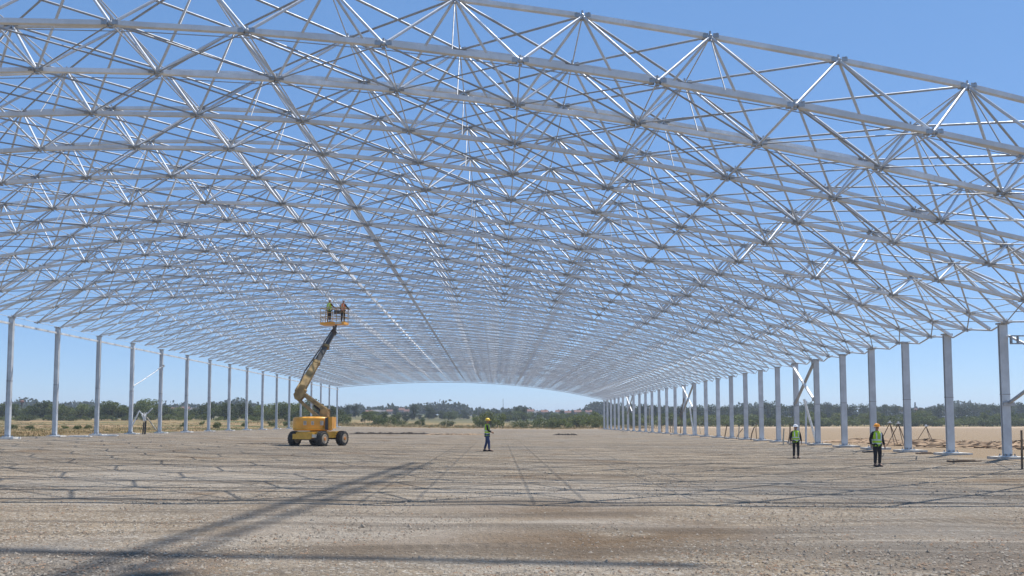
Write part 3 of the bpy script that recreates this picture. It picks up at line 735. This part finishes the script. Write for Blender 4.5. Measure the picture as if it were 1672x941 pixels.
# ------------------------------------------------------------------ far town, masts
def house(px, py, Y, w, h, wall, roof, label):
    w *= .45; h *= .85
    p = at(px, py, Y); g = gz(p.x, Y); z1 = p.z; z0 = min(g, z1 - h) 
    root = empty('house', (p.x, Y, z0), label, 'house', 'houses of the distant town')
    d = w * .8; b = MB(); b.box((p.x, Y, (z0 + z1) / 2), (w, d, z1 - z0)); b.build('wall', M[wall], root)
    b = MB(); e = .35
    b.add([(p.x - w / 2 - e, Y - d / 2 - e, z1), (p.x + w / 2 + e, Y - d / 2 - e, z1), (p.x + w / 2 + e, Y + d / 2 + e, z1), (p.x - w / 2 - e, Y + d / 2 + e, z1), (p.x - w / 2 - e, Y, z1 + h * .5), (p.x + w / 2 + e, Y, z1 + h * .5)], [(0, 1, 5, 4), (2, 3, 4, 5), (0, 4, 3), (1, 2, 5), (3, 2, 1, 0)])
    rf = b.build('roof', M[roof], root); b = MB(); b.box((p.x + w * .2, Y + .3, z1 + h * .5), (.7, .7, 1.2)); b.build('chimney', M[roof], rf)
    for q in (-.25, .2):
        b = MB(); b.box((p.x + q * w, Y - d / 2 - .02, z1 - h * .45), (w * .14, .1, h * .3)); b.build('window', M['glass'], root)
HS = [(603, 673.5, 500, 9, 3.4, 'house_white', 'roof_red'), (612, 672.5, 520, 12, 3, 'house_white', 'roof_grey'), (624, 673.5, 500, 9, 3.2, 'house_white', 'roof_grey'), (636, 672, 540, 8, 3.2, 'house_pink', 'roof_red'), (656, 670, 540, 8, 4, 'house_pink', 'roof_red'), (664, 672, 530, 7, 3.4, 'house_pink', 'roof_red'),
      (866, 672, 540, 10, 3.4, 'house_pink', 'roof_red'), (876, 674, 530, 7, 3, 'house_white', 'roof_grey'), (889, 673, 540, 10, 3.2, 'house_pink', 'roof_red'), (911, 673, 560, 7, 3.4, 'house_white', 'roof_red'), (927, 674, 540, 9, 3, 'house_pink', 'roof_red'), (943, 673, 560, 10, 3.4, 'house_pink', 'roof_red'), (961, 673, 560, 9, 3.4, 'house_pink', 'roof_red'),
      (1462, 671, 480, 9, 3.4, 'house_white', 'roof_red'), (1476, 672, 470, 8, 3, 'house_pink', 'roof_red'), (1500, 671, 480, 11, 3.4, 'house_white', 'roof_red'), (303, 668, 480, 10, 3.5, 'house_pink', 'roof_red'), (285, 669, 480, 8, 3.5, 'house_pink', 'roof_red'), (318, 669, 470, 8, 3, 'house_white', 'roof_grey')]
HS.sort(); 
for i, a in enumerate(HS): house(*a, '%s house with %s walls and %s roof, %s from left in the distant town' % ('tiny' if a[3] < 9 else 'small', 'white' if a[5] == 'house_white' else 'pinkish', 'red tiled' if a[6] == 'roof_red' else 'grey', nth(i + 1)))
def mast(px, pytop, Y, r, label, lattice=False):
    t = at(px, pytop, Y); g = gz(t.x, Y); b = MB(); base = Vector((t.x, Y, g))
    if lattice:
        for a in (0, 2.1, 4.2):
            o = Vector((math.cos(a), math.sin(a), 0)); b.tube(base + o * 1.2, t + o * .25, r, 5)
        n = 12
        for i in range(n):
            for q in range(3):
                a0, a1 = 2.1 * q, 2.1 * ((q + 1) % 3); f0, f1 = i / n, (i + 1) / n
                P = lambda a, f: base.lerp(t, f) + Vector((math.cos(a), math.sin(a), 0)) * (1.2 - .95 * f)
                b.tube(P(a0, f0), P(a1, f1), r * .6, 4)
    else:
        b.tube(base, t, r, 6, r * .5)
    o = b.build('radio_mast', M['dark_steel'], loc=tuple(base)); tag(o, label, 'mast', 'distant masts on the horizon')
mast(821.5, 651, 600, .24, 'tall thin mast rising above the fields behind the yellow-helmeted worker')
mast(740.5, 656, 620, .2, 'shorter thin mast left of the yellow-helmeted worker')
mast(1494, 657, 520, .16, 'hazy lattice mast above the trees between two right columns', True)
p = at(36, 655, 300); g = gz(p.x, 300)
root = empty('water_tower', (p.x, 300, g), 'small dark water tower above the trees between the first two left columns', 'water tower')
b = MB(); b.tube((p.x, 300, g), (p.x, 300, p.z - .6), .22, 8); b.build('shaft', M['bark'], root)
b = MB(); b.ball((p.x, 300, p.z - .2), .85, 10, 6, (1, 1, .6)); b.build('tank', M['roof_red'], root)
# ------------------------------------------------------------------ people
def skinned(name, verts, edges, radii, mat, sub=1, root_i=0):
    me = bpy.data.meshes.new(name); me.from_pydata(verts, edges, []); ob = bpy.data.objects.new(name, me); C.objects.link(ob)
    md = ob.modifiers.new('s', 'SKIN'); md.use_smooth_shade = True; md.branch_smoothing = .3
    sl = me.skin_vertices[0].data if me.skin_vertices else None
    if sl is None:
        bpy.context.view_layer.objects.active = ob; sl = me.skin_vertices[0].data
    for i, rr in enumerate(radii):
        sl[i].radius = rr if isinstance(rr, tuple) else (rr, rr); sl[i].use_root = (i == root_i)
    if sub: ob.modifiers.new('u', 'SUBSURF').levels = sub; ob.modifiers['u'].render_levels = sub
    dg = bpy.context.evaluated_depsgraph_get(); dg.update()
    m2 = bpy.data.meshes.new_from_object(ob.evaluated_get(dg)); m2.name = name
    bpy.data.objects.remove(ob); bpy.data.meshes.remove(me)
    m2.materials.clear(); m2.materials.append(mat)
    return m2
def person(label, loc, heading, H, shirt, trousers, vest, hat, arms, stance=0.0, group=None, lean=0.0):
    """local axes: x to the person's right, y forward, z up; heading 0 faces +Y"""
    k = H / 1.80
    root = empty('person', loc, label, 'person', group); root.rotation_euler.z = heading; root.scale = (k, k, k)
    J = {}
    st = stance
    J['pel'] = (0, 0, .96); J['sp'] = (0, .01 + lean * .3, 1.14); J['ch'] = (0, .0 + lean * .7, 1.34); J['nb'] = (0, -.005 + lean, 1.48)
    J['nk'] = (0, .01 + lean, 1.54); J['h1'] = (0, .03 + lean, 1.60); J['h2'] = (0, .02 + lean, 1.68); J['h3'] = (0, .01 + lean, 1.74)
    for s, nm in ((-1, 'l'), (1, 'r')):
        J['sh' + nm] = (s * .185, lean * .8, 1.43)
        e, w = arms[nm]; J['el' + nm] = e; J['wr' + nm] = w
        f = st * s
        J['hp' + nm] = (s * .095, 0, .90); J['kn' + nm] = (s * .11, .03 + f * .5, .50); J['an' + nm] = (s * .115, -.02 + f, .10)
        J['to' + nm] = (s * .13, .16 + f, .045); J['he' + nm] = (s * .115, -.06 + f, .05)
    names = list(J); idx = {n: i for i, n in enumerate(names)}
    V = [J[n] for n in names]
    Rd = dict(pel=(.13, .10), sp=(.125, .095), ch=(.15, .105), nb=(.07, .065), nk=(.052, .055), h1=(.068, .078), h2=(.078, .095), h3=(.06, .07))
    for nm in 'lr': Rd.update({'sh' + nm: .062, 'el' + nm: .042, 'wr' + nm: .028, 'hp' + nm: .085, 'kn' + nm: .056, 'an' + nm: .04, 'to' + nm: .035, 'he' + nm: .04})
    E = [('pel', 'sp'), ('sp', 'ch'), ('ch', 'nb'), ('nb', 'nk'), ('nk', 'h1'), ('h1', 'h2'), ('h2', 'h3')]
    for nm in 'lr': E += [('ch', 'sh' + nm), ('sh' + nm, 'el' + nm), ('el' + nm, 'wr' + nm), ('pel', 'hp' + nm), ('hp' + nm, 'kn' + nm), ('kn' + nm, 'an' + nm), ('an' + nm, 'to' + nm)]
    rad = [Rd[n] for n in names]; edges = [(idx[a], idx[b]) for a, b in E if a in idx and b in idx]
    used = set(i for e in edges for i in e)
    # hands: palm, five fingers
    for s, nm in ((-1, 'l'), (1, 'r')):
        w = Vector(J['wr' + nm]); d = (w - Vector(J['el' + nm])).normalized(); side = Vector((0, 1, 0)) if abs(d.z) > .6 else Vector((0, 0, 1))
        side = (side - d * side.dot(d)).normalized()
        palm = w + d * .075; V.append(tuple(palm)); rad.append((.026, .034)); pi = len(V) - 1; edges.append((idx['wr' + nm], pi))
        inn = Vector((-s, 0, 0))
        for q, L in ((-.027, .062), (-.009, .075), (.009, .072), (.027, .058)):
            m = palm + d * .045 + side * -q; V.append(tuple(m)); rad.append(.010); edges.append((pi, len(V) - 1))
            t = m + d * L * .75 + inn * .02; V.append(tuple(t)); rad.append(.008); edges.append((len(V) - 2, len(V) - 1))
        m = palm - d * .02 + side * .045; V.append(tuple(m)); rad.append(.011); edges.append((pi, len(V) - 1))
        t = m + d * .045 + side * .012; V.append(tuple(t)); rad.append(.009); edges.append((len(V) - 2, len(V) - 1))
    # nose, ears
    V.append((0, .128 + lean, 1.655)); rad.append(.014); edges.append((idx['h2'], len(V) - 1))
    keep = sorted(set(i for e in edges for i in e)); mp = {o: n for n, o in enumerate(keep)}
    bm = skinned('body', [V[i] for i in keep], [(mp[a], mp[b]) for a, b in edges], [rad[i] for i in keep], M['skin'])
    def child(name, me, par=root):
        o = link(bpy.data.objects.new(name, me)); o.parent = par; return o
    bo = child('body', bm)
    def sub(name, nodes, es, grow, mat, rootn):
        ii = {n: i for i, n in enumerate(nodes)}
        rr = []
        for n in nodes:
            q = Rd[n]; q = q if isinstance(q, tuple) else (q, q); g = grow[n] if isinstance(grow, dict) and n in grow else (grow if not isinstance(grow, dict) else .016)
            rr.append((q[0] + g, q[1] + g))
        return child(name, skinned(name, [J[n] for n in nodes], [(ii[a], ii[b]) for a, b in es], rr, mat, 1, ii[rootn]))
    up = ['pel', 'sp', 'ch', 'nb', 'shl', 'ell', 'wrl', 'shr', 'elr', 'wrr']
    sub('jacket', up, [('pel', 'sp'), ('sp', 'ch'), ('ch', 'nb'), ('ch', 'shl'), ('shl', 'ell'), ('ell', 'wrl'), ('ch', 'shr'), ('shr', 'elr'), ('elr', 'wrr')], .018, M[shirt], 'sp')
    lo = ['pel', 'hpl', 'knl', 'anl', 'hpr', 'knr', 'anr']
    sub('trousers', lo, [('pel', 'hpl'), ('hpl', 'knl'), ('knl', 'anl'), ('pel', 'hpr'), ('hpr', 'knr'), ('knr', 'anr')], .022, M[trousers], 'pel')
    for nm in 'lr':
        b = MB(); a = Vector(J['an' + nm])
        rings = []
        for y, w, z1 in ((-.10, .035, .07), (-.06, .05, .11), (.02, .052, .11), (.10, .055, .075), (.17, .045, .055), (.20, .02, .04)):
            rings.append([(a.x + w * math.cos(t), a.y + .02 + y, max(0, z1 / 2 + z1 / 2 * math.sin(t))) for t in np.linspace(0, 2 * math.pi, 9)[:-1]])
        b.loft(rings); b.sm = True; child('boot', b.mesh('boot', M['boot']))
    # vest
    b = MB(); n = 20; prof = [(.86, .185, .145), (1.0, .182, .142), (1.2, .190, .148), (1.34, .200, .150), (1.42, .185, .130), (1.475, .125, .095), (1.50, .085, .080)]
    def ring(z, a, c, g=0): 
        ly = lean * max(0, min(1, (z - .96) / .5))
        return [((a + g) * math.copysign(abs(math.cos(t)) ** .8, math.cos(t)), ly + (c + g) * math.copysign(abs(math.sin(t)) ** .85, math.sin(t)), z) for t in np.linspace(0, 2 * math.pi, n + 1)[:-1]]
    b.loft([ring(*p) for p in prof], cap=False); b.sm = True; vo = child('vest', b.mesh('vest', M[vest]))
    b = MB()
    for z0, z1, a, c in ((.955, 1.005, .182, .142), (1.10, 1.15, .187, .146)): b.loft([ring(z0, a, c, .006), ring(z1, a, c, .006)], cap=False)
    for s in (-1, 1):
        for f in (1, -1):
            pts = [Vector((s * .10, f * .152 + lean * .3, 1.16)), Vector((s * .105, f * .153 + lean * .7, 1.34)), Vector((s * .10, f * .125 + lean * .9, 1.43))]
            for p, q in zip(pts, pts[1:]): b.bar(p, q, .05, .02, up=Vector((0, 1, 0)))
    b.sm = False; child('reflective_band', b.mesh('reflective_band', M['band']), vo)
    # helmet
    b = MB(); rings = []; hy = .02 + lean
    for t in np.linspace(0, 1, 7):
        a = t * math.pi / 2; rings.append([(.118 * math.cos(a) * math.cos(u), hy + .142 * math.cos(a) * math.sin(u), 1.705 + .125 * math.sin(a)) for u in np.linspace(0, 2 * math.pi, 17)[:-1]])
    b.loft(rings)
    rings = []
    for g, z in ((.0, 1.708), (.022, 1.700), (.022, 1.694), (.0, 1.698)):
        rings.append([((.120 + g) * math.cos(u), hy + (.144 + g + (.045 if math.sin(u) > 0 and g else 0) * max(0, math.sin(u)) ** 2) * math.sin(u), z) for u in np.linspace(0, 2 * math.pi, 17)[:-1]])
    b.loft(rings, cap=False)
    b.bar((0, hy - .10, 1.80), (0, hy + .10, 1.80), .03, .05); b.sm = False
    child('helmet', b.mesh('helmet', M[hat]))
    b = MB()
    for s in (-1, 1): b.ball((s * .034, .108 + lean, 1.672), .013, 6, 4)
    child('eyes', b.mesh('eyes', M['eye']), bo)
    b = MB()
    for s in (-1, 1): b.ball((s * .088, .01 + lean, 1.655), .03, 6, 4, (.4, .7, 1.1))
    child('ears', b.mesh('ears', M['skin']), bo)
    b = MB(); b.box((0, .118 + lean, 1.618), (.045, .012, .010)); child('mouth', b.mesh('mouth', M['brown_cloth']), bo)
    return root
side_arms = {'l': ((-.255, -.02, 1.15), (-.275, .05, .90)), 'r': ((.255, -.02, 1.15), (.275, .05, .90))}
wide_arms = {'l': ((-.27, -.02, 1.15), (-.29, .06, .90)), 'r': ((.28, -.03, 1.15), (.31, .08, .91))}
fold_arms = {'l': ((-.24, .05, 1.16), (-.07, .24, 1.06)), 'r': ((.25, .04, 1.16), (.10, .23, 1.05))}
reach_arms = {'l': ((-.27, .02, 1.16), (-.26, .20, 1.02)), 'r': ((.29, .14, 1.20), (.33, .38, 1.10))}
def stand(px, py): g = ground_at(px, py); return tuple(g)
def height_px(px, pyf, pyt): g = ground_at(px, pyf); return at(px, pyt, g.y).z - g.z
WG = 'workers on the site'
hA = height_px(795, 737, 683.5); hB = height_px(1300, 748.5, 695.5); hC = height_px(1433, 761.5, 692.5)
print('heights', hA, hB, hC)
person('man in yellow helmet, lime vest and blue jeans standing side-on in mid ground', stand(795.5, 737), R(-90), max(1.7, min(hA, 1.9)), 'black_cloth', 'jeans', 'vest_green', 'hat_yellow', fold_arms, .13, WG)
person('worker in white helmet, lime vest and black clothes in front of the crossed brace', stand(1300, 748.5), R(176), max(1.66, hB), 'black_cloth', 'black_cloth', 'vest_green', 'hat_white', side_arms, 0, WG)
person('worker in orange helmet and striped lime vest, nearest of the workers on the right', stand(1433, 761.5), R(186), max(1.66, hC), 'black_cloth', 'black_cloth', 'vest_green', 'hat_orange', wide_arms, .03, WG)
# ------------------------------------------------------------------ boom lift
g0 = ground_at(521, 728.5); YB = g0.y; YT = YB + 4.0
lift = empty('boom_lift', tuple(g0), 'orange articulated boom lift on four large tyres raising two workers to the roof', 'boom lift')
HD = R(25); rv = Vector((math.cos(HD), -math.sin(HD), 0)); fv = Vector((math.sin(HD), math.cos(HD), 0)); uz = Vector((0, 0, 1))
cen = at(520, 728, YB + .9); cen.z = gz(cen.x, cen.y)
def L(r_, f_, z_): return cen + rv * r_ + fv * f_ + uz * z_
WR, WW = .47, .42
for sr in (-1, 1):
    for sf in (-1, 1):
        c = L(sr * 1.10, sf * 1.05, WR); b = MB()
        q = Matrix((rv, fv, uz)).transposed()
        def wring(rad, off, n=24): return [c + q @ Vector((off, rad * math.cos(t), rad * math.sin(t))) for t in np.linspace(0, 2 * math.pi, n + 1)[:-1]]
        b.loft([wring(.27, -WW / 2), wring(.42, -WW / 2), wring(WR, -WW * .36), wring(WR, WW * .36), wring(.42, WW / 2), wring(.27, WW / 2)])
        for i in range(20):                 # tread lugs
            t = 2 * math.pi * i / 20
            for s in (-1, 1):
                pc = c + q @ Vector((s * WW * .22, (WR + .008) * math.cos(t + s * .08), (WR + .008) * math.sin(t + s * .08)))
                up = (pc - c); up = (up - rv * up.dot(rv)).normalized()
                b.bar(pc - rv * .09, pc + rv * .09, .055, .035, up)
        wh = b.build('wheel', M['rubber'], lift)
        b = MB()
        for s in (-1, 1):
            b.loft([wring(.29, s * (WW / 2 + .004)), wring(.265, s * (WW / 2 + .015)), wring(.22, s * (WW / 2 - .05))])
        b.build('rim', M['rim'], wh)
        b = MB()
        for s in (-1, 1): b.loft([wring(.12, s * (WW / 2 - .05), 10), wring(.10, s * (WW / 2 + .05), 10)])
        b.build('hub', M['hub'], wh)
b = MB(); q4 = Matrix.Translation(L(0, 0, .72)) @ Matrix.Rotation(-HD, 4, 'Z')
b.box(None, (1.66, 2.3, .42), M=q4); b.box(None, (1.35, 2.9, .34), M=Matrix.Translation(L(0, 0, .70)) @ Matrix.Rotation(-HD, 4, 'Z'))
b.build('chassis', M['mustard'], lift)
b = MB()
for sf in (-1, 1): b.bar(L(-1.05, sf * 1.05, .50), L(1.05, sf * 1.05, .50), .2, .22)
b.build('axle', M['dark_steel'], lift)
b = MB(); b.bar(L(-.9, -1.46, .62), L(.55, -1.46, .62), .07, .34); b.build('bumper_plate', M['mustard'], lift)
b = MB(); b.bar(L(.66, -1.50, .66), L(1.0, -1.50, .66), .04, .20); b.build('decal', M['decal'], lift)
b = MB(); b.tube(L(0, 0, .90), L(0, 0, 1.08), .55, 20); b.build('slew_ring', M['dark_steel'], lift)
# counterweight body: rounded drum toward the camera
tc = at(511, 700, YB + .9); z0 = at(511, 703.5, YB).z; z1 = at(511, 680.5, YB).z
b = MB(); rings = []
for z, k in ((z0, .93), (z0 + .05, .985), (z0 + .12, 1.0), (z1 - .16, 1.0), (z1 - .07, .97), (z1 - .02, .90), (z1 + .02, .5)):
    ring = []
    for t in np.linspace(0, 2 * math.pi, 41)[:-1]:
        x, y = math.cos(t), math.sin(t); e = .8
        ring.append((tc.x + k * 1.27 * math.copysign(abs(x) ** e, x), tc.y + k * 1.0 * math.copysign(abs(y) ** .8, y), z))
    rings.append(ring)
b.loft(rings); cw = b.build('counterweight', M['orange'], lift, smooth=True)
b = MB(); rings = []
for z, k in ((z0 + .13, 1.012), (z0 + .16, 1.012)):
    rings.append([(tc.x + k * 1.27 * math.copysign(abs(math.cos(t)) ** .8, math.cos(t)), tc.y + k * math.copysign(abs(math.sin(t)) ** .8, math.sin(t)), z) for t in np.linspace(0, 2 * math.pi, 41)[:-1]])
b.loft(rings, cap=False); b.build('seam', M['mustard'], cw)
for px, w, h in ((498, .19, .26), (510.5, .17, .24), (524, .27, .28)):
    c = at(px, 691, YB - .1); dx = (c.x - tc.x) / 1.27; yy = tc.y - (max(0, 1 - abs(dx) ** (1 / .8 * 2) ) ** .5) ** (.8 / 1) * 1.0 - .012
    b = MB(); b.box((c.x, yy, c.z), (w, .03, h)); dc = b.build('decal', M['decal'], cw)
    b = MB()
    for q in range(3): b.box((c.x - w * .05, yy - .016, c.z + h * (.28 - .26 * q)), (w * (.7 - .12 * q), .008, h * .12))
    b.build('print', M['decal_dark'], dc)
# turntable side pod
c = at(540, 692, YB + .6); b = MB(); b.box((c.x + .06, c.y, (z0 + z1) / 2 + .06), (.34, 1.2, z1 - z0 - .15)); b.build('control_pod', M['orange'], lift)
b = MB(); b.box((c.x - .12, c.y - .62, (z0 + z1) / 2), (.18, .2, .8)); b.build('ladder', M['dark_steel'], lift)
# booms
Ym = YB + .7
def bx(name, pts, w, h, mat, parent=lift, up=Vector((0, 1, 0))):
    b = MB(); b.bar(pts[0], pts[1], h, w, up); return b.build(name, M[mat], parent)
b = MB()
for s in (-.28, .28):
    b.bar(at(531, 684, Ym) + Vector((0, s, 0)), at(531, 668, Ym) + Vector((0, s, 0)), .50, .06, Vector((0, 1, 0)))
b.bar(at(523, 678, Ym), at(537, 678, Ym), .3, .5); b.build('tower_base', M['boom'], lift)
b = MB()
for s in (-.2, .2): b.bar(at(534, 671, Ym) + Vector((0, s, 0)), at(491, 640, Ym) + Vector((0, s, 0)), .24, .12, Vector((0, 1, 0)))
b.bar(at(531, 671, Ym), at(491, 641.5, Ym), .10, .3, Vector((0, 1, 0))); b.build('riser_arm', M['boom'], lift)
b = MB()
for s in (-.16, .16): b.bar(at(519, 681, Ym) + Vector((0, s, 0)), at(487, 652, Ym) + Vector((0, s, 0)), .16, .10, Vector((0, 1, 0)))
b.build('lower_link', M['boom'], lift)
b = MB(); b.tube(at(528, 676, Ym), at(513, 662, Ym), .09, 8); ra = b.build('lift_cylinder', M['dark_steel'], lift); b = MB(); b.tube(at(513, 662, Ym), at(500, 650, Ym), .05, 8); b.build('piston', M['column'], ra)
b = MB(); pts = [(481, 645), (483, 652), (490, 655), (497, 648), (500, 630), (492, 628)]
for s in (-.26, .26):
    n = len(pts); b.loft([[tuple(at(x, y, Ym) + Vector((0, s - .03, 0))) for x, y in pts], [tuple(at(x, y, Ym) + Vector((0, s + .03, 0))) for x, y in pts]])
b.bar(at(485, 648, Ym), at(496, 634, Ym), .5, .42, Vector((0, 1, 0))); b.build('elbow', M['boom'], lift)
def mixY(t): return Ym + (YT - Ym) * t
pe = at(488, 642, Ym)
p_a, p_b, p_c = at(517, 592, mixY(.45)), at(532, 566, mixY(.7)), at(546.5, 541, YT)
b = MB(); b.bar(pe, p_a, .58, .40, Vector((0, 1, 0)), .40, .34); b.bar(pe + (p_a - pe) * .06 + Vector((-.16, -.1, .1)), p_a + Vector((-.14, -.1, .08)), .10, .14, Vector((0, 1, 0))); mb = b.build('main_boom', M['boom'], lift)
b = MB(); b.bar(p_a, p_b, .34, .28, Vector((0, 1, 0)), .30, .26); b.build('boom_section', M['boom_dark'], mb)
b = MB(); b.bar(p_b, p_c, .25, .22, Vector((0, 1, 0)), .22, .20); b.build('boom_section', M['boom_dark'], mb)
b = MB()
for p in (p_a, p_b): b.bar(p - (p_b - p_a).normalized() * .1, p + (p_b - p_a).normalized() * .1, .46, .38, Vector((0, 1, 0)))
b.build('boom_collar', M['boom'], mb)
b = MB(); b.path([pe.lerp(p_a, .35) + Vector((-.2, -.28, .1)), at(500, 606, mixY(.3)) + Vector((0, -.3, 0)), at(524, 571, mixY(.6)) + Vector((0, -.3, 0)), p_c + Vector((-.1, -.2, .1))], .045, 6); b.build('hose', M['dark_steel'], mb)
b = MB(); b.bar(p_c, at(545, 547, YT), .28, .26, Vector((0, 1, 0))); b.bar(at(545, 548, YT), at(546, 533, YT), .20, .22, Vector((0, 1, 0))); b.bar(p_c, at(549, 531, YT), .12, .12, Vector((0, 1, 0))); b.build('jib_head', M['boom_dark'], lift)
# basket, turned a little so that its right end comes forward
bz = at(546, 529, YT).z; bc = at(546, 529, YT); ang = R(-14)
hw, hd = .90, .40
def BK(x, y, z): return bc + Vector((x * math.cos(ang) - y * math.sin(ang), x * math.sin(ang) + y * math.cos(ang), z))
b = MB(); mtx = Matrix.Translation(bc + Vector((0, 0, 0))) @ Matrix.Rotation(ang, 4, 'Z'); b.box(None, (2 * hw, 2 * hd, .17), M=mtx)
bk = b.build('basket_floor', M['orange'], lift)
b = MB(); b.bar(BK(.25, -hd - .02, .0), BK(.75, -hd - .02, .0), .03, .16); b.build('decal', M['decal'], bk)
b = MB()
cs = [(-hw + .03, -hd + .03), (hw - .03, -hd + .03), (hw - .03, hd - .03), (-hw + .03, hd - .03)]
for z in (.45, .75, 1.08):
    for (x0, y0_), (x1, y1_) in zip(cs, cs[1:] + cs[:1]): b.tube(BK(x0, y0_, z), BK(x1, y1_, z), .022 if z < 1 else .028, 6)
for x in (-hw + .03, -.35, .33, hw - .03):
    for y in (-hd + .03, hd - .03): b.tube(BK(x, y, .1), BK(x, y, 1.08), .024, 6)
b.build('guard_rail', M['boom'], lift)
b = MB(); mt2 = Matrix.Translation(BK(.35, -hd + .12, .78)) @ Matrix.Rotation(ang, 4, 'Z'); b.box(None, (.4, .22, .24), M=mt2); b.build('control_box', M['dark_steel'], lift)
pa = BK(-.42, .0, .10); pb = BK(.62, .05, .10)
person('worker in white helmet and lime vest in the left of the lift basket', tuple(pa), R(-35), 1.68, 'brown_cloth', 'black_cloth', 'vest_green', 'hat_white', reach_arms, .0, WG, .03)
person('worker in white helmet and orange vest in the right of the lift basket', tuple(pb), R(-20), 1.58, 'dark_cloth', 'black_cloth', 'vest_orange', 'hat_white', reach_arms, .0, WG, .03)
# ------------------------------------------------------------------ unseen tower crane, added so its jib casts the diagonal shadow
cr = empty('added_shadow_crane', (7.8, -14, gz(7.8, -14)), 'unseen yellow tower crane added behind the camera so its jib shades the ground', 'crane')
b = MB(); zt = 45.0
for sx in (-.8, .8):
    for sy in (-.8, .8): b.tube((7.8 + sx, -14 + sy, 0), (7.8 + sx, -14 + sy, zt), .09, 6)
for i in range(18):
    za, zb = i * zt / 18, (i + 1) * zt / 18
    for sx in (-.8, .8): b.tube((7.8 + sx, -14 - .8, za), (7.8 + sx, -14 + .8, zb), .05, 5)
    for sy in (-.8, .8): b.tube((7.8 - .8, -14 + sy, za), (7.8 + .8, -14 + sy, zb), .05, 5)
b.build('mast', M['crane'], cr)
b = MB(); j0, j1 = Vector((7.8, -14, zt)), Vector((11.4, 45.0, zt)); sd = Vector((.34, 0, 0)); uu = Vector((.0, 0, 1.3)); n = 24
b.bar(j0 - sd, j1 - sd, .20, .16); b.bar(j0 + sd, j1 + sd, .15, .15); b.bar(j0 + uu, j1 + uu, .08, .08)
for i in range(n):
    a, c = j0.lerp(j1, i / n), j0.lerp(j1, (i + 1) / n); m_ = (a + c) / 2 + uu
    for s in (-1, 1): b.tube(a + sd * s, m_, .045, 5); b.tube(m_, c + sd * s, .045, 5)
b.build('jib', M['crane'], cr)
b = MB(); b.bar(j0 - sd, j0 - sd + Vector((-.9, -14, 0)), .2, .2); b.bar(j0 + sd, j0 + sd + Vector((-.9, -14, 0)), .2, .2); b.box(j0 + Vector((-.8, -12.5, -.8)), (2, 2.4, 2)); b.build('counter_jib', M['crane'], cr)
# out-of-view beam, added under the jib to cast a faint shadow line
la, lb = Vector((4.7, 21.3, 38)), Vector((14.7, 20.7, 38)); lm = (la + lb) / 2
lf = empty('added_shadow_beam', tuple(lm), 'unseen galvanised beam added on the crane to cast a faint foreground shadow', 'beam')
b = MB(); chord(b, [la.lerp(lb, t) for t in (0, .5, 1)], .20, .16, .03); b.build('box_section', M['chord'], lf)
hk = Vector((lm.x, lm.y, 42)); b = MB()
for t in (.2, .8): b.tube(la.lerp(lb, t), hk, .02, 5)
b.tube(hk, j0.lerp(j1, (lm.y + 14) / 59), .025, 5); b.build('sling', M['dark_steel'], lf)
b = MB(); b.box(hk, (.4, .3, .6)); b.ball(hk - Vector((0, 0, .4)), .18, 8, 6); b.build('hook_block', M['crane'], lf)
# ------------------------------------------------------------------ light, sky, camera
SX_, SY_ = .32, .30
EL, AZ = math.atan(1 / math.hypot(SX_, SY_)), math.atan2(SX_, SY_)                    # azimuth measured from +Y toward +X
sd_ = Vector((math.cos(EL) * math.sin(AZ), math.cos(EL) * math.cos(AZ), math.sin(EL)))
sl = bpy.data.lights.new('sun', 'SUN'); sl.energy = 4.8; sl.angle = R(.53); sl.color = (1.0, .945, .87)
so = link(bpy.data.objects.new('sun', sl)); so.rotation_mode = 'QUATERNION'; so.rotation_quaternion = sd_.to_track_quat('Z', 'Y'); so.location = (60, 40, 80)
w = bpy.data.worlds.new('World'); SC.world = w; w.use_nodes = True; nt = w.node_tree
bg = nt.nodes['Background']; sky = nt.nodes.new('ShaderNodeTexSky'); sky.sky_type = 'NISHITA'; sky.sun_disc = False
sky.sun_elevation = EL; sky.sun_rotation = AZ; sky.altitude = 1800; sky.air_density = 1.0; sky.dust_density = .0; sky.ozone_density = 3.5
mxs = nt.nodes.new('ShaderNodeMix'); mxs.data_type = 'RGBA'; mxs.inputs[0].default_value = .46; mxs.inputs[7].default_value = (1.0, 2.55, 5.4, 1)
nt.links.new(sky.outputs[0], mxs.inputs[6]); nt.links.new(mxs.outputs[2], bg.inputs[0]); bg.inputs[1].default_value = .116
HAZE = .00042
if HAZE:
    t = bpy.data.materials.new('haze_air'); t.use_nodes = True; t.node_tree.nodes.clear()
    o_ = t.node_tree.nodes.new('ShaderNodeOutputMaterial'); pv = t.node_tree.nodes.new('ShaderNodeVolumePrincipled')
    pv.inputs['Color'].default_value = (.78, .87, 1, 1); pv.inputs['Density'].default_value = HAZE; pv.inputs['Anisotropy'].default_value = .2
    t.node_tree.links.new(pv.outputs[0], o_.inputs['Volume'])
    b = MB(); b.box((0, 2940, 24.5), (7010, 6140, 51)); o = b.build('haze', t); tag(o, kind='stuff', label='thin bluish air lying over the whole site', cat='haze')
cam = bpy.data.cameras.new('camera'); co = link(bpy.data.objects.new('camera', cam)); SC.camera = co
co.location = (0, 0, CAMZ); co.rotation_euler = (R(90) + TH, 0, 0)
cam.sensor_width = 36; cam.lens = F / 1672 * 36; cam.shift_x = SXP / 1672; cam.shift_y = SYP / 1672; cam.clip_start = .1; cam.clip_end = 9000
SC.view_settings.view_transform = 'Standard'; SC.view_settings.look = 'None'; SC.view_settings.gamma = 1; SC.view_settings.exposure = 0.38
SC.view_settings.use_curve_mapping = False
SC.cycles.max_bounces = 6; SC.cycles.volume_bounces = 0; SC.cycles.use_denoising = True; SC.cycles.volume_step_rate = 4
SC.render.film_transparent = False
